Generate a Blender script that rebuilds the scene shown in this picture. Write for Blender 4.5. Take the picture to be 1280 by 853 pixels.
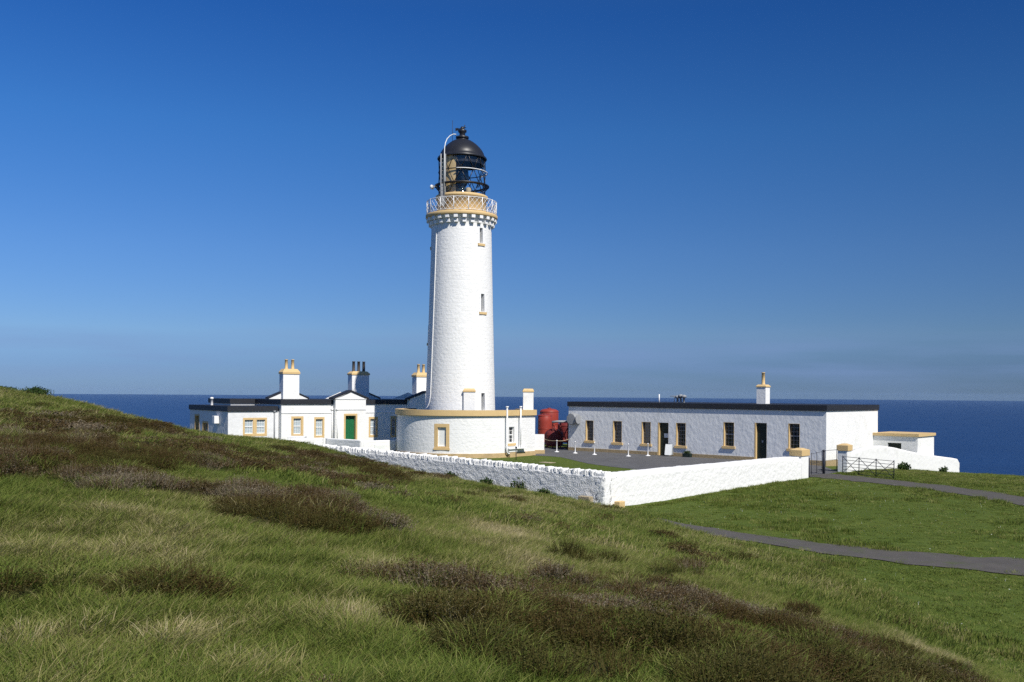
import bpy, bmesh, math, random
import numpy as np
from mathutils import Vector, Matrix
R = math.radians
random.seed(7); rng = np.random.default_rng(11)
for o in list(bpy.data.objects): bpy.data.objects.remove(o)
SC = bpy.context.scene
COL = SC.collection

# ------------------------------------------------------------------ camera, sky, sun, exposure
EYE = 4.9
cam_d = bpy.data.cameras.new('camera'); cam = bpy.data.objects.new('camera', cam_d); COL.objects.link(cam)
cam_d.sensor_width = 36.0; cam_d.lens = 1220/1280*36; cam_d.shift_y = 0.0503
cam_d.clip_start = 0.2; cam_d.clip_end = 60000
cam.matrix_world = Matrix.Translation((0, 0, EYE)) @ Matrix.Rotation(R(90), 4, 'X') @ Matrix.Rotation(R(0.42), 4, 'Z')
SC.camera = cam
SUN_AZ, SUN_EL = R(32), R(47)          # azimuth from -Y towards +X
sun_dir = Vector((math.sin(SUN_AZ)*math.cos(SUN_EL), -math.cos(SUN_AZ)*math.cos(SUN_EL), math.sin(SUN_EL)))
w = bpy.data.worlds.new('World'); SC.world = w; w.use_nodes = True
nt = w.node_tree; nt.nodes.clear()
N = nt.nodes.new; Lk = nt.links.new
out = N('ShaderNodeOutputWorld'); bg = N('ShaderNodeBackground'); bg.inputs[1].default_value = 0.10
sky = N('ShaderNodeTexSky'); sky.sky_type = 'NISHITA'; sky.sun_disc = False
sky.sun_elevation = SUN_EL; sky.sun_rotation = math.pi - SUN_AZ
sky.altitude = 80; sky.air_density = 0.85; sky.dust_density = 0.15; sky.ozone_density = 3.2
tc = N('ShaderNodeTexCoord'); sp = N('ShaderNodeSeparateXYZ'); Lk(tc.outputs['Generated'], sp.inputs[0])
rm = N('ShaderNodeValToRGB'); Lk(sp.outputs[2], rm.inputs[0])
SKY_RAMP = [(0.0, (.165, .262, .50)), (.026, (.19, .288, .53)), (.059, (.273, .382, .572)), (.14, (.26, .426, .66)), (.255, (.185, .45, .756)), (.36, (.114, .379, .755)), (.55, (.26, .45, .72)), (1.0, (.42, .53, .68))]
el = rm.color_ramp.elements
el[0].position, el[0].color = SKY_RAMP[0][0], (*SKY_RAMP[0][1], 1)
el[1].position, el[1].color = SKY_RAMP[-1][0], (*SKY_RAMP[-1][1], 1)
for p_, c_ in SKY_RAMP[1:-1]:
    e_ = el.new(p_); e_.color = (*c_, 1)
mu = N('ShaderNodeMix'); mu.data_type = 'RGBA'; mu.blend_type = 'MULTIPLY'; mu.inputs[0].default_value = 1
az = N('ShaderNodeMapRange'); az.inputs[1].default_value = -.5; az.inputs[2].default_value = .5; az.inputs[3].default_value = 1.12; az.inputs[4].default_value = .76; Lk(sp.outputs[0], az.inputs[0])
ms = N('ShaderNodeVectorMath'); ms.operation = 'SCALE'; Lk(rm.outputs[0], ms.inputs[0]); Lk(az.outputs[0], ms.inputs['Scale'])
Lk(sky.outputs[0], mu.inputs[6]); Lk(ms.outputs[0], mu.inputs[7])
# faint lilac bank of cloud low over the horizon
mp = N('ShaderNodeMapping'); mp.inputs['Scale'].default_value = (2.2, 2.2, 26); Lk(tc.outputs['Generated'], mp.inputs[0])
nz = N('ShaderNodeTexNoise'); nz.inputs['Scale'].default_value = 2.0; nz.inputs['Detail'].default_value = 5; Lk(mp.outputs[0], nz.inputs[0])
band = N('ShaderNodeValToRGB'); Lk(sp.outputs[2], band.inputs[0])
be = band.color_ramp.elements
be[0].position, be[0].color = 0.0, (.15, .15, .15, 1); be[1].position, be[1].color = .075, (0, 0, 0, 1)
b2 = be.new(.03); b2.color = (.62, .62, .62, 1); b3 = be.new(.052); b3.color = (.30, .30, .30, 1)
nr = N('ShaderNodeMapRange'); nr.inputs[1].default_value = .42; nr.inputs[2].default_value = .72; Lk(nz.outputs[0], nr.inputs[0])
mm = N('ShaderNodeMath'); mm.operation = 'MULTIPLY'; Lk(band.outputs[0], mm.inputs[0]); Lk(nr.outputs[0], mm.inputs[1])
mc = N('ShaderNodeMix'); mc.data_type = 'RGBA'; Lk(mm.outputs[0], mc.inputs[0]); Lk(mu.outputs[2], mc.inputs[6]); mc.inputs[7].default_value = (1.55, 2.35, 4.3, 1)
Lk(mc.outputs[2], bg.inputs[0]); Lk(bg.outputs[0], out.inputs[0])
sl = bpy.data.lights.new('sun', 'SUN'); sl.energy = 4.2; sl.angle = R(0.53); sl.color = (1, .955, .88)
so = bpy.data.objects.new('sun', sl); COL.objects.link(so); so.rotation_euler = sun_dir.to_track_quat('Z', 'Y').to_euler()
so.location = (30, -40, 60)
SC.view_settings.view_transform = 'Standard'; SC.view_settings.look = 'None'; SC.view_settings.gamma = 1
SC.view_settings.exposure = 0.40
SC.cycles.volume_bounces = 0; SC.cycles.max_bounces = 6; SC.cycles.transparent_max_bounces = 12; SC.cycles.use_denoising = False

# ------------------------------------------------------------------ materials
def nodes(name):
    m = bpy.data.materials.new(name); m.use_nodes = True
    t = m.node_tree; t.nodes.clear()
    o = t.nodes.new('ShaderNodeOutputMaterial'); b = t.nodes.new('ShaderNodeBsdfPrincipled')
    t.links.new(b.outputs[0], o.inputs[0]); return m, t, b
def mat(name, c, rough=.7, var=.06, vscale=3.0, bump=0.0, bscale=30.0, metal=0.0, spec=.3, stain=None, stain_s=1.2, stain_lo=.58, stain_hi=.75, coord='Object', stretch=(1, 1, 1), brick=None):
    m, t, b = nodes(name); n = t.nodes.new; l = t.links.new
    b.inputs['Roughness'].default_value = rough; b.inputs['Metallic'].default_value = metal; b.inputs['Specular IOR Level'].default_value = spec
    tc = n('ShaderNodeTexCoord'); mp = n('ShaderNodeMapping'); mp.inputs['Scale'].default_value = stretch
    l(tc.outputs[coord], mp.inputs[0])
    nz = n('ShaderNodeTexNoise'); nz.inputs['Scale'].default_value = vscale; nz.inputs['Detail'].default_value = 6; nz.inputs['Roughness'].default_value = .65
    l(mp.outputs[0], nz.inputs[0])
    mx = n('ShaderNodeMix'); mx.data_type = 'RGBA'
    mx.inputs[6].default_value = (*[max(0, x*(1-var*2)) for x in c], 1); mx.inputs[7].default_value = (*[min(1, x*(1+var*2)) for x in c], 1)
    l(nz.outputs[0], mx.inputs[0]); col = mx.outputs[2]
    if stain:
        n2 = n('ShaderNodeTexNoise'); n2.inputs['Scale'].default_value = stain_s; n2.inputs['Detail'].default_value = 8; n2.inputs['Roughness'].default_value = .7
        l(mp.outputs[0], n2.inputs[0])
        r2 = n('ShaderNodeMapRange'); r2.inputs[1].default_value = stain_lo; r2.inputs[2].default_value = stain_hi; l(n2.outputs[0], r2.inputs[0])
        m2 = n('ShaderNodeMix'); m2.data_type = 'RGBA'; l(r2.outputs[0], m2.inputs[0]); l(col, m2.inputs[6]); m2.inputs[7].default_value = (*stain, 1); col = m2.outputs[2]
    l(col, b.inputs['Base Color'])
    if bump:
        bn = n('ShaderNodeTexNoise'); bn.inputs['Scale'].default_value = bscale; bn.inputs['Detail'].default_value = 4; l(mp.outputs[0], bn.inputs[0])
        h = bn.outputs[0]
        if brick:
            wr = n('ShaderNodeTexNoise'); wr.inputs['Scale'].default_value = 1.5; l(tc.outputs['UV'], wr.inputs[0])
            ad = n('ShaderNodeMix'); ad.data_type = 'RGBA'; ad.blend_type = 'LINEAR_LIGHT'; ad.inputs[0].default_value = .08
            l(tc.outputs['UV'], ad.inputs[6]); l(wr.outputs[1], ad.inputs[7])
            br = n('ShaderNodeTexBrick'); br.inputs['Scale'].default_value = 1; br.inputs['Brick Width'].default_value = brick[0]; br.inputs['Row Height'].default_value = brick[1]
            br.inputs['Mortar Size'].default_value = .02; br.inputs['Mortar Smooth'].default_value = .6; br.inputs['Color1'].default_value = (1, 1, 1, 1); br.inputs['Color2'].default_value = (.6, .6, .6, 1); br.inputs['Mortar'].default_value = (0, 0, 0, 1)
            l(ad.outputs[2], br.inputs[0])
            am = n('ShaderNodeMath'); am.operation = 'MULTIPLY_ADD'; am.inputs[1].default_value = brick[2]; l(br.outputs[0], am.inputs[0]); l(bn.outputs[0], am.inputs[2]); h = am.outputs[0]
        bp = n('ShaderNodeBump'); bp.inputs['Strength'].default_value = 1; bp.inputs['Distance'].default_value = bump; l(h, bp.inputs['Height']); l(bp.outputs[0], b.inputs['Normal'])
    return m
M = {}
M['render'] = mat('white_render', (.80, .80, .78), .75, .03, 1.2, .016, 5.0, stain=(.62, .62, .58), stain_s=.8, stain_lo=.55, stain_hi=.8)
M['roughcast'] = mat('white_roughcast', (.72, .73, .73), .8, .04, 1.5, .034, 3.6, stain=(.58, .59, .58), stain_s=.9, stain_lo=.5, stain_hi=.85, stretch=(1, 1, .7))
M['masonry'] = mat('white_masonry', (.79, .79, .77), .7, .03, 1.0, .03, 5.0, stain=(.66, .66, .63), stain_s=1.5, stain_lo=.55, stain_hi=.85, brick=(.62, .30, .16))
M['limewash'] = mat('limewashed_stone', (.80, .80, .78), .75, .04, 1.5, .024, 9.0, stain=(.34, .33, .28), stain_s=3.4, stain_lo=.655, stain_hi=.74)
M['store_plinth'] = mat('shaded_ochre_plinth_paint', (.36, .275, .155), .75, .12, 2.5, .02, 9, stain=(.25, .2, .12), stain_s=1.4, stain_lo=.5, stain_hi=.75)  # ochre plinth paint darkened: shade of the grazing-lit front put into its colour
M['rubble'] = mat('white_rubble', (.78, .78, .76), .8, .05, 2.0, .042, 17.0, stain=(.30, .29, .25), stain_s=2.6, stain_lo=.66, stain_hi=.78)
M['white'] = mat('white_gloss_paint', (.8, .8, .79), .45, .02, 2.0)
M['tan'] = mat('ochre_paint', (.62, .445, .215), .6, .07, 2.0, .01, 20, stain=(.42, .28, .13), stain_s=2.0, stain_lo=.55, stain_hi=.8)
M['plinth'] = mat('ochre_plinth_paint', (.50, .365, .19), .7, .1, 2.5, .02, 9, stain=(.34, .25, .13), stain_s=1.4, stain_lo=.5, stain_hi=.75)
M['felt'] = mat('black_roof_felt', (.022, .024, .03), .55, .2, 3.0, .01, 25)
M['black'] = mat('black_iron_paint', (.016, .017, .022), .38, .2, 2.0, spec=.45)
M['gate'] = mat('dark_gate_paint', (.025, .028, .04), .5, .15, 3.0)
M['darkpot'] = mat('dark_clay', (.075, .066, .06), .8)
M['red'] = mat('red_tank_paint', (.29, .042, .028), .5, .14, 2.5, stain=(.22, .04, .03), stain_s=2.2)
M['darkred'] = mat('dark_red_paint', (.15, .022, .02), .6, .2, 2.5, stain=(.07, .02, .018), stain_s=2.0, stain_lo=.45, stain_hi=.7)  # darker red than the tall tanks, with darker blotches
M['green'] = mat('green_door_paint', (.015, .13, .05), .45, .06, 2.0)
M['dkgreen'] = mat('dark_green_door_paint', (.012, .022, .017), .5, .1, 2.0)
M['grey'] = mat('grey_galvanised_metal', (.27, .28, .29), .6, .08, 4.0, metal=0)
M['blind'] = mat('white_window_board', (.74, .76, .74), .6, .03, 2.0)
M['curtain'] = mat('pale_window_glass', (.40, .47, .50), .12, .12, 5.0, spec=.6)
M['glass'] = mat('dark_window_glass', (.018, .022, .028), .07, .2, 3.0, spec=.6)
M['stone'] = mat('weathered_stone', (.36, .30, .20), .85, .12, 5.0, .03, 18, stain=(.2, .17, .12))
M['tarmac'] = mat('grey_tarmac', (.105, .105, .108), .85, .12, 1.5, .012, 60, stain=(.08, .08, .082), stain_s=.5, stain_lo=.45, stain_hi=.7)
M['road'] = mat('worn_track', (.084, .077, .070), .9, .16, 1.6, .02, 40, stain=(.07, .085, .035), stain_s=1.1, stain_lo=.52, stain_hi=.72)
M['wood'] = mat('weathered_timber', (.2, .16, .11), .8, .12, 6.0)
M['rope'] = mat('pale_rope', (.55, .45, .3), .8, .1, 8)
M['soil'] = mat('dark_soil', (.03, .02, .014), .9, .2, 8)
def lamp_glass():
    m, t, b = nodes('lantern_glass'); o = t.nodes['Material Output']
    tr = t.nodes.new('ShaderNodeBsdfTransparent'); tr.inputs[0].default_value = (.97, .985, .99, 1)
    g = t.nodes.new('ShaderNodeBsdfGlossy'); g.inputs['Roughness'].default_value = .03
    fr = t.nodes.new('ShaderNodeValue'); fr.outputs[0].default_value = .06
    mx = t.nodes.new('ShaderNodeMixShader'); t.links.new(fr.outputs[0], mx.inputs[0]); t.links.new(tr.outputs[0], mx.inputs[1]); t.links.new(g.outputs[0], mx.inputs[2]); t.links.new(mx.outputs[0], o.inputs[0]); return m
M['lampglass'] = lamp_glass()
M['lens'] = mat('prism_lens_glass', (.03, .05, .06), .08, .2, 3.0, spec=.8)

# ------------------------------------------------------------------ mesh helpers
class MB:
    def __init__(s): s.v = []; s.f = []; s.sm = []; s.uv = {}
    def add(s, vs, fs, smooth=False, uv=None):
        b = len(s.v); s.v += [tuple(p) for p in vs]
        for k, f in enumerate(fs):
            if uv: s.uv[len(s.f)] = [uv[i] for i in f]
            s.f.append([b+i for i in f]); s.sm.append(smooth)
    def hexa(s, p):      # 8 corners: bottom ring 0-3 ccw, top ring 4-7
        s.add(p, [(3, 2, 1, 0), (4, 5, 6, 7), (0, 1, 5, 4), (1, 2, 6, 5), (2, 3, 7, 6), (3, 0, 4, 7)])
    def box(s, c, u, w, h0, h1, hu, hw):   # centre, unit axis u and w (horizontal), z range, half sizes
        c = Vector((c[0], c[1], 0)); u = Vector((u[0], u[1], 0)); w = Vector((w[0], w[1], 0))
        q = [c-u*hu-w*hw, c+u*hu-w*hw, c+u*hu+w*hw, c-u*hu+w*hw]
        s.hexa([(p.x, p.y, h0) for p in q]+[(p.x, p.y, h1) for p in q])
    def abox(s, x0, x1, y0, y1, z0, z1):
        s.hexa([(x0, y0, z0), (x1, y0, z0), (x1, y1, z0), (x0, y1, z0), (x0, y0, z1), (x1, y0, z1), (x1, y1, z1), (x0, y1, z1)])
    def prism(s, poly, z0, z1):
        n = len(poly); s.add([(p[0], p[1], z0) for p in poly]+[(p[0], p[1], z1) for p in poly],
            [tuple(range(n-1, -1, -1)), tuple(range(n, 2*n))]+[(i, (i+1) % n, n+(i+1) % n, n+i) for i in range(n)])
    def lathe(s, prof, c=(0, 0), n=32, a0=0, a1=360, smooth=True, closed=True):
        full = abs(a1-a0) >= 359.9; k = n if full else n+1; vs = []
        for (r, z) in prof:
            for i in range(k):
                t = R(a0+(a1-a0)*i/n); vs.append((c[0]+r*math.sin(t), c[1]-r*math.cos(t), z))
        fs = []
        for j in range(len(prof)-1):
            for i in range(n):
                i2 = (i+1) % k; fs.append((j*k+i, j*k+i2, (j+1)*k+i2, (j+1)*k+i))
        s.add(vs, fs, smooth)
    def tube(s, pts, r, n=8, smooth=True, cap=True):
        pts = [Vector(p) for p in pts]; vs = []; fs = []; m = len(pts)
        rr = r if isinstance(r, (list, tuple)) else [r]*m
        prev = None
        for i, p in enumerate(pts):
            d = (pts[min(i+1, m-1)]-pts[max(i-1, 0)]).normalized()
            a = prev if prev is not None else (Vector((0, 0, 1)) if abs(d.z) < .9 else Vector((1, 0, 0)))
            x = (a-d*a.dot(d)).normalized(); y = d.cross(x); prev = x
            for k in range(n):
                t = 2*math.pi*k/n; vs.append(p+x*math.cos(t)*rr[i]+y*math.sin(t)*rr[i])
        for i in range(m-1):
            for k in range(n): fs.append((i*n+k, i*n+(k+1) % n, (i+1)*n+(k+1) % n, (i+1)*n+k))
        if cap: fs += [tuple(range(n-1, -1, -1)), tuple((m-1)*n+k for k in range(n))]
        s.add(vs, fs, smooth)
    def sbox(s, S, s0, s1, z0, z1, d0, d1):    # block on a wall surface map; d is depth into the wall
        s.hexa([S(s0, z0, d0), S(s1, z0, d0), S(s1, z0, d1), S(s0, z0, d1), S(s0, z1, d0), S(s1, z1, d0), S(s1, z1, d1), S(s0, z1, d1)])
    def wall(s, S, s0, s1, z0, z1, holes=(), depth=.2, ns=1, nz=1, us=1.0, smooth=False):
        ss = sorted(set([s0+(s1-s0)*i/ns for i in range(ns+1)]+[x for h in holes for x in h[:2]]))
        zz = sorted(set([z0+(z1-z0)*i/nz for i in range(nz+1)]+[x for h in holes for x in h[2:4]]))
        vs = [S(a, z, 0) for z in zz for a in ss]; uv = [(a*us, z) for z in zz for a in ss]; k = len(ss); fs = []
        for j in range(len(zz)-1):
            for i in range(k-1):
                a = (ss[i]+ss[i+1])/2; z = (zz[j]+zz[j+1])/2
                if any(h[0] < a < h[1] and h[2] < z < h[3] for h in holes): continue
                fs.append((j*k+i, j*k+i+1, (j+1)*k+i+1, (j+1)*k+i))
        s.add(vs, fs, smooth, uv)
        for h in holes:
            a, b, c, d = h[:4]; D = h[4] if len(h) > 4 else depth
            p = [S(a, c, 0), S(b, c, 0), S(b, d, 0), S(a, d, 0), S(a, c, D), S(b, c, D), S(b, d, D), S(a, d, D)]
            s.add(p, [(0, 1, 5, 4), (1, 2, 6, 5), (2, 3, 7, 6), (3, 0, 4, 7)])
    def build(s, name, m, parent=None, bevel=0):
        me = bpy.data.meshes.new(name); off = Vector(parent_loc(parent)) if parent else Vector()
        me.from_pydata([Vector(p)-off for p in s.v], [], s.f); me.update()
        me.polygons.foreach_set('use_smooth', s.sm)
        if s.uv:
            ul = me.uv_layers.new(name='UVMap')
            for pi, uvs in s.uv.items():
                for li, c in zip(me.polygons[pi].loop_indices, uvs): ul.data[li].uv = c
        me.materials.append(m)
        o = bpy.data.objects.new(name, me); COL.objects.link(o)
        if parent: o.parent = parent
        if bevel:
            bv = o.modifiers.new('bevel', 'BEVEL'); bv.width = bevel; bv.segments = 2; bv.limit_method = 'ANGLE'
        return o
def parent_loc(p):
    l = Vector()
    while p is not None: l += p.location; p = p.parent
    return l
def tag(o, label, cat, group=None, kind=None):
    o['label'] = label; o['category'] = cat
    if group: o['group'] = group
    if kind: o['kind'] = kind
    return o
def thing(name, loc, label, cat, group=None):
    o = bpy.data.objects.new(name, None); COL.objects.link(o); o.location = loc; o.empty_display_size = .3
    return tag(o, label, cat, group)
def plane(O, u, nin):
    return lambda s, z, d: (O[0]+u[0]*s+nin[0]*d, O[1]+u[1]*s+nin[1]*d, z)

def window(parent, S, o, depth, sur=None, bars=(2, 4), frame='white', pane='glass', sill=None, surmat='tan', surproud=.012, name='window', fw=.05, meet=True, usc=1.0):
    """sash window in the opening o = (s0, s1, z0, z1); sur = outer rectangle of the painted surround"""
    s0, s1, z0, z1 = o; f = fw*usc; D = depth
    mb = MB()
    mb.sbox(S, s0, s0+f, z0, z1, D-.05, D); mb.sbox(S, s1-f, s1, z0, z1, D-.05, D)
    mb.sbox(S, s0+f, s1-f, z0, z0+fw*1.3, D-.05, D); mb.sbox(S, s0+f, s1-f, z1-fw, z1, D-.05, D)
    w = mb.build(name, M[frame], parent)
    if bars[0] or bars[1]:
        mb = MB(); zm = (z0+z1)/2
        if meet: mb.sbox(S, s0+f, s1-f, zm-.035, zm+.035, D-.052, D-.005)
        nx, nz = bars; bw = .011
        for i in range(1, nx):
            c = s0+f+(s1-s0-2*f)*i/nx; mb.sbox(S, c-bw*usc, c+bw*usc, z0+fw*1.3, z1-fw, D-.035, D-.003)
        for i in range(1, nz):
            c = z0+(z1-z0)*i/nz
            if abs(c-zm) > .05 or not meet: mb.sbox(S, s0+f, s1-f, c-bw, c+bw, D-.033, D-.004)
        mb.build('glazing_bars', M[frame], w)
    mb = MB(); mb.add([S(s0, z0, D-.012), S(s1, z0, D-.012), S(s1, z1, D-.012), S(s0, z1, D-.012)], [(0, 1, 2, 3)]); mb.build('pane', M[pane], w)
    if sur:
        a, b, c, d = sur; p = -surproud; lin = .012*usc; q = D-.053
        mb = MB()
        mb.sbox(S, a, s0+lin, c, d, p, .002); mb.sbox(S, s1-lin, b, c, d, p, .002)
        mb.sbox(S, s0+lin, s1-lin, z1-.012, d, p, .002); mb.sbox(S, s0+lin, s1-lin, c, z0+.012, p, .002)
        mb.sbox(S, s0, s0+lin, z0, z1, .004, q); mb.sbox(S, s1-lin, s1, z0, z1, .004, q)
        mb.sbox(S, s0+lin, s1-lin, z1-.012, z1, .004, q); mb.sbox(S, s0+lin, s1-lin, z0, z0+.012, .004, q)
        mb.build('surround', M[surmat], w)
    if sill:
        mb = MB(); mb.sbox(S, sill[0], sill[1], sill[2], sill[3], -sill[4], .0); mb.build('sill', M['tan'], w)
    return w
# ------------------------------------------------------------------ terrain height (metres above the lighthouse yard)
CP=np.array([
(0,0,3.3),(-4,5,3.45),(0,5.4,3.28),(2.6,8.3,2.5),(5,12,1.45),(8.9,17,0.02),(4,0,2.6),(9,5,1.3),(15,5,0.2),(14,0,.4),(-5,-6,3.6),(6,-8,2.4),
(-5,10,3.72),(-10,20,4.1),(-4,20,3.0),(0,15,2.62),(0,25,1.85),(0,35,1.05),(.45,45.1,.3),(4,42,0.0),(6.9,34.2,0.02),(9,30,0.0),(9.6,24.5,0.0),(5,25,.9),(4.5,17,1.45),(5,33,.38),(2.3,40,.5),
(-5.1,50,.8),(-7.55,52.1,1.15),(-10.6,54,1.72),(-12.8,54,2.14),(-14.5,52,2.3),(-17,52,2.6),(-18.4,50,3.2),(-20,45,4.25),(-21,40,4.85),(-5,35,1.9),(-10,40,2.6),(-15,40,3.3),(-16.6,46,3.1),(-10,30,3.3),(-16,30,4.5),(-5,27,2.5),
(-28,40,5.0),(-25,25,4.8),(-30,15,5.0),(-15,8,4.2),(-40,35,5.2),(-32,55,2.0),(-26,62,0.6),(-22,70,0),(-35,75,-1.5),(-30,85,-.5),(-15,65,0.6),(-45,60,-1),
(12,45,0),(14,50,0),(20,55,0),(20,40,0),(20,30,0),(20,20,0),(30,25,0),(30,40,-.1),(25,50,-.05),(22.5,58,0.0),(25.2,66.4,-.15),(28,69,-.4),(29.6,71.5,-.6),(32.3,74.7,-.95),(35.8,78.8,-1.35),(34,67,-.75),(37,60,-.6),(42,50,-.5),(45,35,-.3),(45,20,0)],float)
def _U(r2): return np.where(r2>1e-9, r2*np.log(np.maximum(r2,1e-9)),0)
def _fit(cp,lam=2.0):
    n=len(cp);X=cp[:,:2]/20
    K=_U(((X[:,None]-X[None])**2).sum(-1))+lam*1e-3*np.eye(n)
    Pm=np.c_[np.ones(n),X];A=np.zeros((n+3,n+3));A[:n,:n]=K;A[:n,n:]=Pm;A[n:,:n]=Pm.T
    return X,np.linalg.solve(A,np.r_[cp[:,2],0,0,0])
_X,_W=_fit(CP)
def hill(x,y):
    x=np.asarray(x,float);y=np.asarray(y,float);sh=x.shape;q=np.c_[x.ravel(),y.ravel()]/20
    out=np.empty(len(q))
    for i in range(0,len(q),20000):
        p=q[i:i+20000]
        out[i:i+20000]=_U(((p[:,None]-_X[None])**2).sum(-1))@_W[:-3]+_W[-3]+p@_W[-2:]
    return out.reshape(sh)
def sst(a,b,t):
    t=np.clip((t-a)/(b-a),0,1);return t*t*(3-2*t)
def ground(x,y):
    x=np.asarray(x,float);y=np.asarray(y,float)
    z=hill(np.clip(x,-48,48),np.clip(y,-8,95))
    s=-((x-4.03)*.753-(y-42)*.658);q=(x-4.03)*.658+(y-42)*.753
    w=sst(-.15,.2,s)*sst(-.15,.2,q)*(1-sst(24,27,s)*(1-sst(18,24,q)))
    w=w*(1-sst(26.6,31,q)*sst(9,3,s))
    z=z*(1-w)
    c=np.maximum(np.maximum((np.sqrt(((x-0)*.9)**2+(np.maximum(y-40,0))**2)-55)/30,(-y-30)/40),0)
    return z-78*sst(0,1.4,c)
# heather (H) and dry grass (D) patches: centre x, y and radii in metres
PATCH = [
('N',-4.6,8.6,2.2,2.0),('N',-4.2,9.9,2.4,1.1),('N',-2.0,9.2,.9,.9),
('H',1.44,7.65,2.22,2.00),
('H',-0.10,6.14,0.69,0.97),
('H',0.60,8.64,0.97,1.10),
('H',4.61,11.70,1.46,3.48),
('H',0.54,5.81,1.26,0.55),
('H',-0.45,6.84,0.36,0.60),
('H',0.92,6.59,1.37,1.12),
('H',0.18,5.76,0.57,0.75),
('H',3.27,10.47,1.27,3.18),
('H',2.55,11.34,1.69,2.10),
('H',-2.67,11.72,1.16,1.77),
('H',-1.96,11.45,0.43,0.87),
('H',-1.53,9.33,0.60,0.75),
('H',-1.11,9.74,0.39,0.80),
('H',-0.73,9.95,0.53,0.75),
('H',-4.81,11.88,0.88,1.30),
('H',-10.52,22.14,1.39,2.40),
('H',-11.47,31.22,1.83,2.40),
('H',-6.60,15.89,1.28,1.67),
('H',-5.93,18.22,1.04,2.40),
('H',-7.43,28.51,1.61,2.40),
('H',-6.66,36.51,1.14,2.40),
('H',-12.85,39.65,1.32,2.40),
('H',-6.29,12.44,0.44,1.02),
('H',-3.80,22.05,0.62,2.40),
('H',0.45,10.89,0.27,0.35),
('D',-1.96,5.77,0.26,0.42),
('D',-2.79,5.47,0.16,0.37),
('D',-4.22,10.07,0.33,0.25),
('D',-2.33,11.60,0.38,0.60),
('D',-1.13,8.67,0.43,0.42),
('D',-0.26,16.10,0.78,1.25),
('D',-1.14,6.62,0.27,0.47),
('D',-0.42,6.47,0.26,0.42),
('D',-1.48,5.32,0.26,0.25),
('D',-2.59,5.75,0.16,0.25),
('D',9.99,23.05,1.13,1.55),
('D',-8.81,20.10,0.96,2.05),
('D',1.67,17.15,0.97,1.35),
('D',6.27,15.95,0.64,2.30),
('D',1.93,7.90,0.39,0.55),
]
_perm = np.random.default_rng(5).random((256, 256))
def vnoise(x, y):
    xi = np.floor(x).astype(int); yi = np.floor(y).astype(int); fx = x-xi; fy = y-yi
    fx = fx*fx*(3-2*fx); fy = fy*fy*(3-2*fy); g = lambda i, j: _perm[i & 255, j & 255]
    return (g(xi, yi)*(1-fx)+g(xi+1, yi)*fx)*(1-fy)+(g(xi, yi+1)*(1-fx)+g(xi+1, yi+1)*fx)*fy
def fbm(x, y, o=4):
    s = 0; a = .5; n = 0
    for k in range(o):
        s = s+a*vnoise(x+17.3*k, y-9.1*k); n += a; x = x*2.03; y = y*2.03; a *= .5
    return s/n
def patch(kind, x, y):
    m = np.zeros(np.shape(x))
    for t, cx, cy, rx, ry in PATCH:
        if t == kind: m = np.maximum(m, 1.25-np.sqrt(((x-cx)/rx)**2+((y-cy)/ry)**2))
    return m
def inside(x, y):          # walled yard
    s = -((x-4.03)*.753-(y-42)*.658); q = (x-4.03)*.658+(y-42)*.753
    return (s > -.15) & (q > -.15) & ((s < 25) | (q > 22))
def lawnness(x, y):        # 1 on the mown plateau, 0 on the rough hill
    hz = hill(np.clip(x, -48, 48), np.clip(y, -8, 95))
    return np.where(inside(x, y), 1, sst(.35, .0, hz)*sst(-30, 0, x))
def heath(x, y):
    n = fbm(x*1.3+3, y*1.3, 4)-.5; n2 = fbm(x*.45-8, y*.3+5, 3)-.5
    band = sst(10, 14, y)*sst(46, 36, y)*sst(-1, -6, x)*.17
    pass
    m = np.maximum(patch('H', x, y), 0)*.58+n*1.65-patch('N', x, y).clip(0, 1)*1.5+n2*.9*sst(-1, -5, x)+band
    m = m-.05*sst(13, 18, y)
    m = m*(1-.8*sst(29, 35, y)*sst(-8, -11, x))
    return sst(.36, .5, m)*(1-lawnness(x, y))*(~inside(x, y))
def dry(x, y):
    return np.clip(np.maximum(patch('D', x, y), 0)*.8+(fbm(x*.55+40, y*.35+7, 4)-.5)*1.6+(fbm(x*2.2, y*2.2+50, 3)-.5)*1.0+.12, 0, 1)
def surf(x, y):
    x = np.asarray(x, float); y = np.asarray(y, float)
    lw = lawnness(x, y); near = sst(75, 55, y)
    z = ground(x, y)+(1-lw)*near*((fbm(x*.7, y*.7, 4)-.5)*.16+(fbm(x*2.5+9, y*2.5, 3)-.5)*.08)
    hm = heath(x, y)
    return z+hm*(.04+.14*fbm(x*1.5+70, y*1.5, 3)**1.4+.11*vnoise(x*3.7+11, y*3.7)**2)*near, hm, lw

# ------------------------------------------------------------------ ground sheet
def axis(lo, flo, fhi, hi, st, k=1.16):
    a = list(np.arange(flo, fhi+1e-6, st)); d = st
    while a[-1] < hi: d *= k; a.append(a[-1]+d)
    d = st
    while a[0] > lo: d *= k; a.insert(0, a[0]-d)
    return np.array(a)
gx = axis(-160, -25, 40, 160, .29); gy = axis(-80, 1.5, 82, 200, .29)
GX, GY = np.meshgrid(gx, gy); GZ, GH, GL = surf(GX, GY)
nx_, ny_ = len(gx), len(gy)
me = bpy.data.meshes.new('ground')
idx = np.arange(nx_*ny_).reshape(ny_, nx_)
F = np.stack([idx[:-1, :-1], idx[:-1, 1:], idx[1:, 1:], idx[1:, :-1]], -1).reshape(-1, 4)
me.from_pydata(np.c_[GX.ravel(), GY.ravel(), GZ.ravel()].tolist(), [], F.tolist())
me.polygons.foreach_set('use_smooth', [True]*len(me.polygons))
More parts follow.
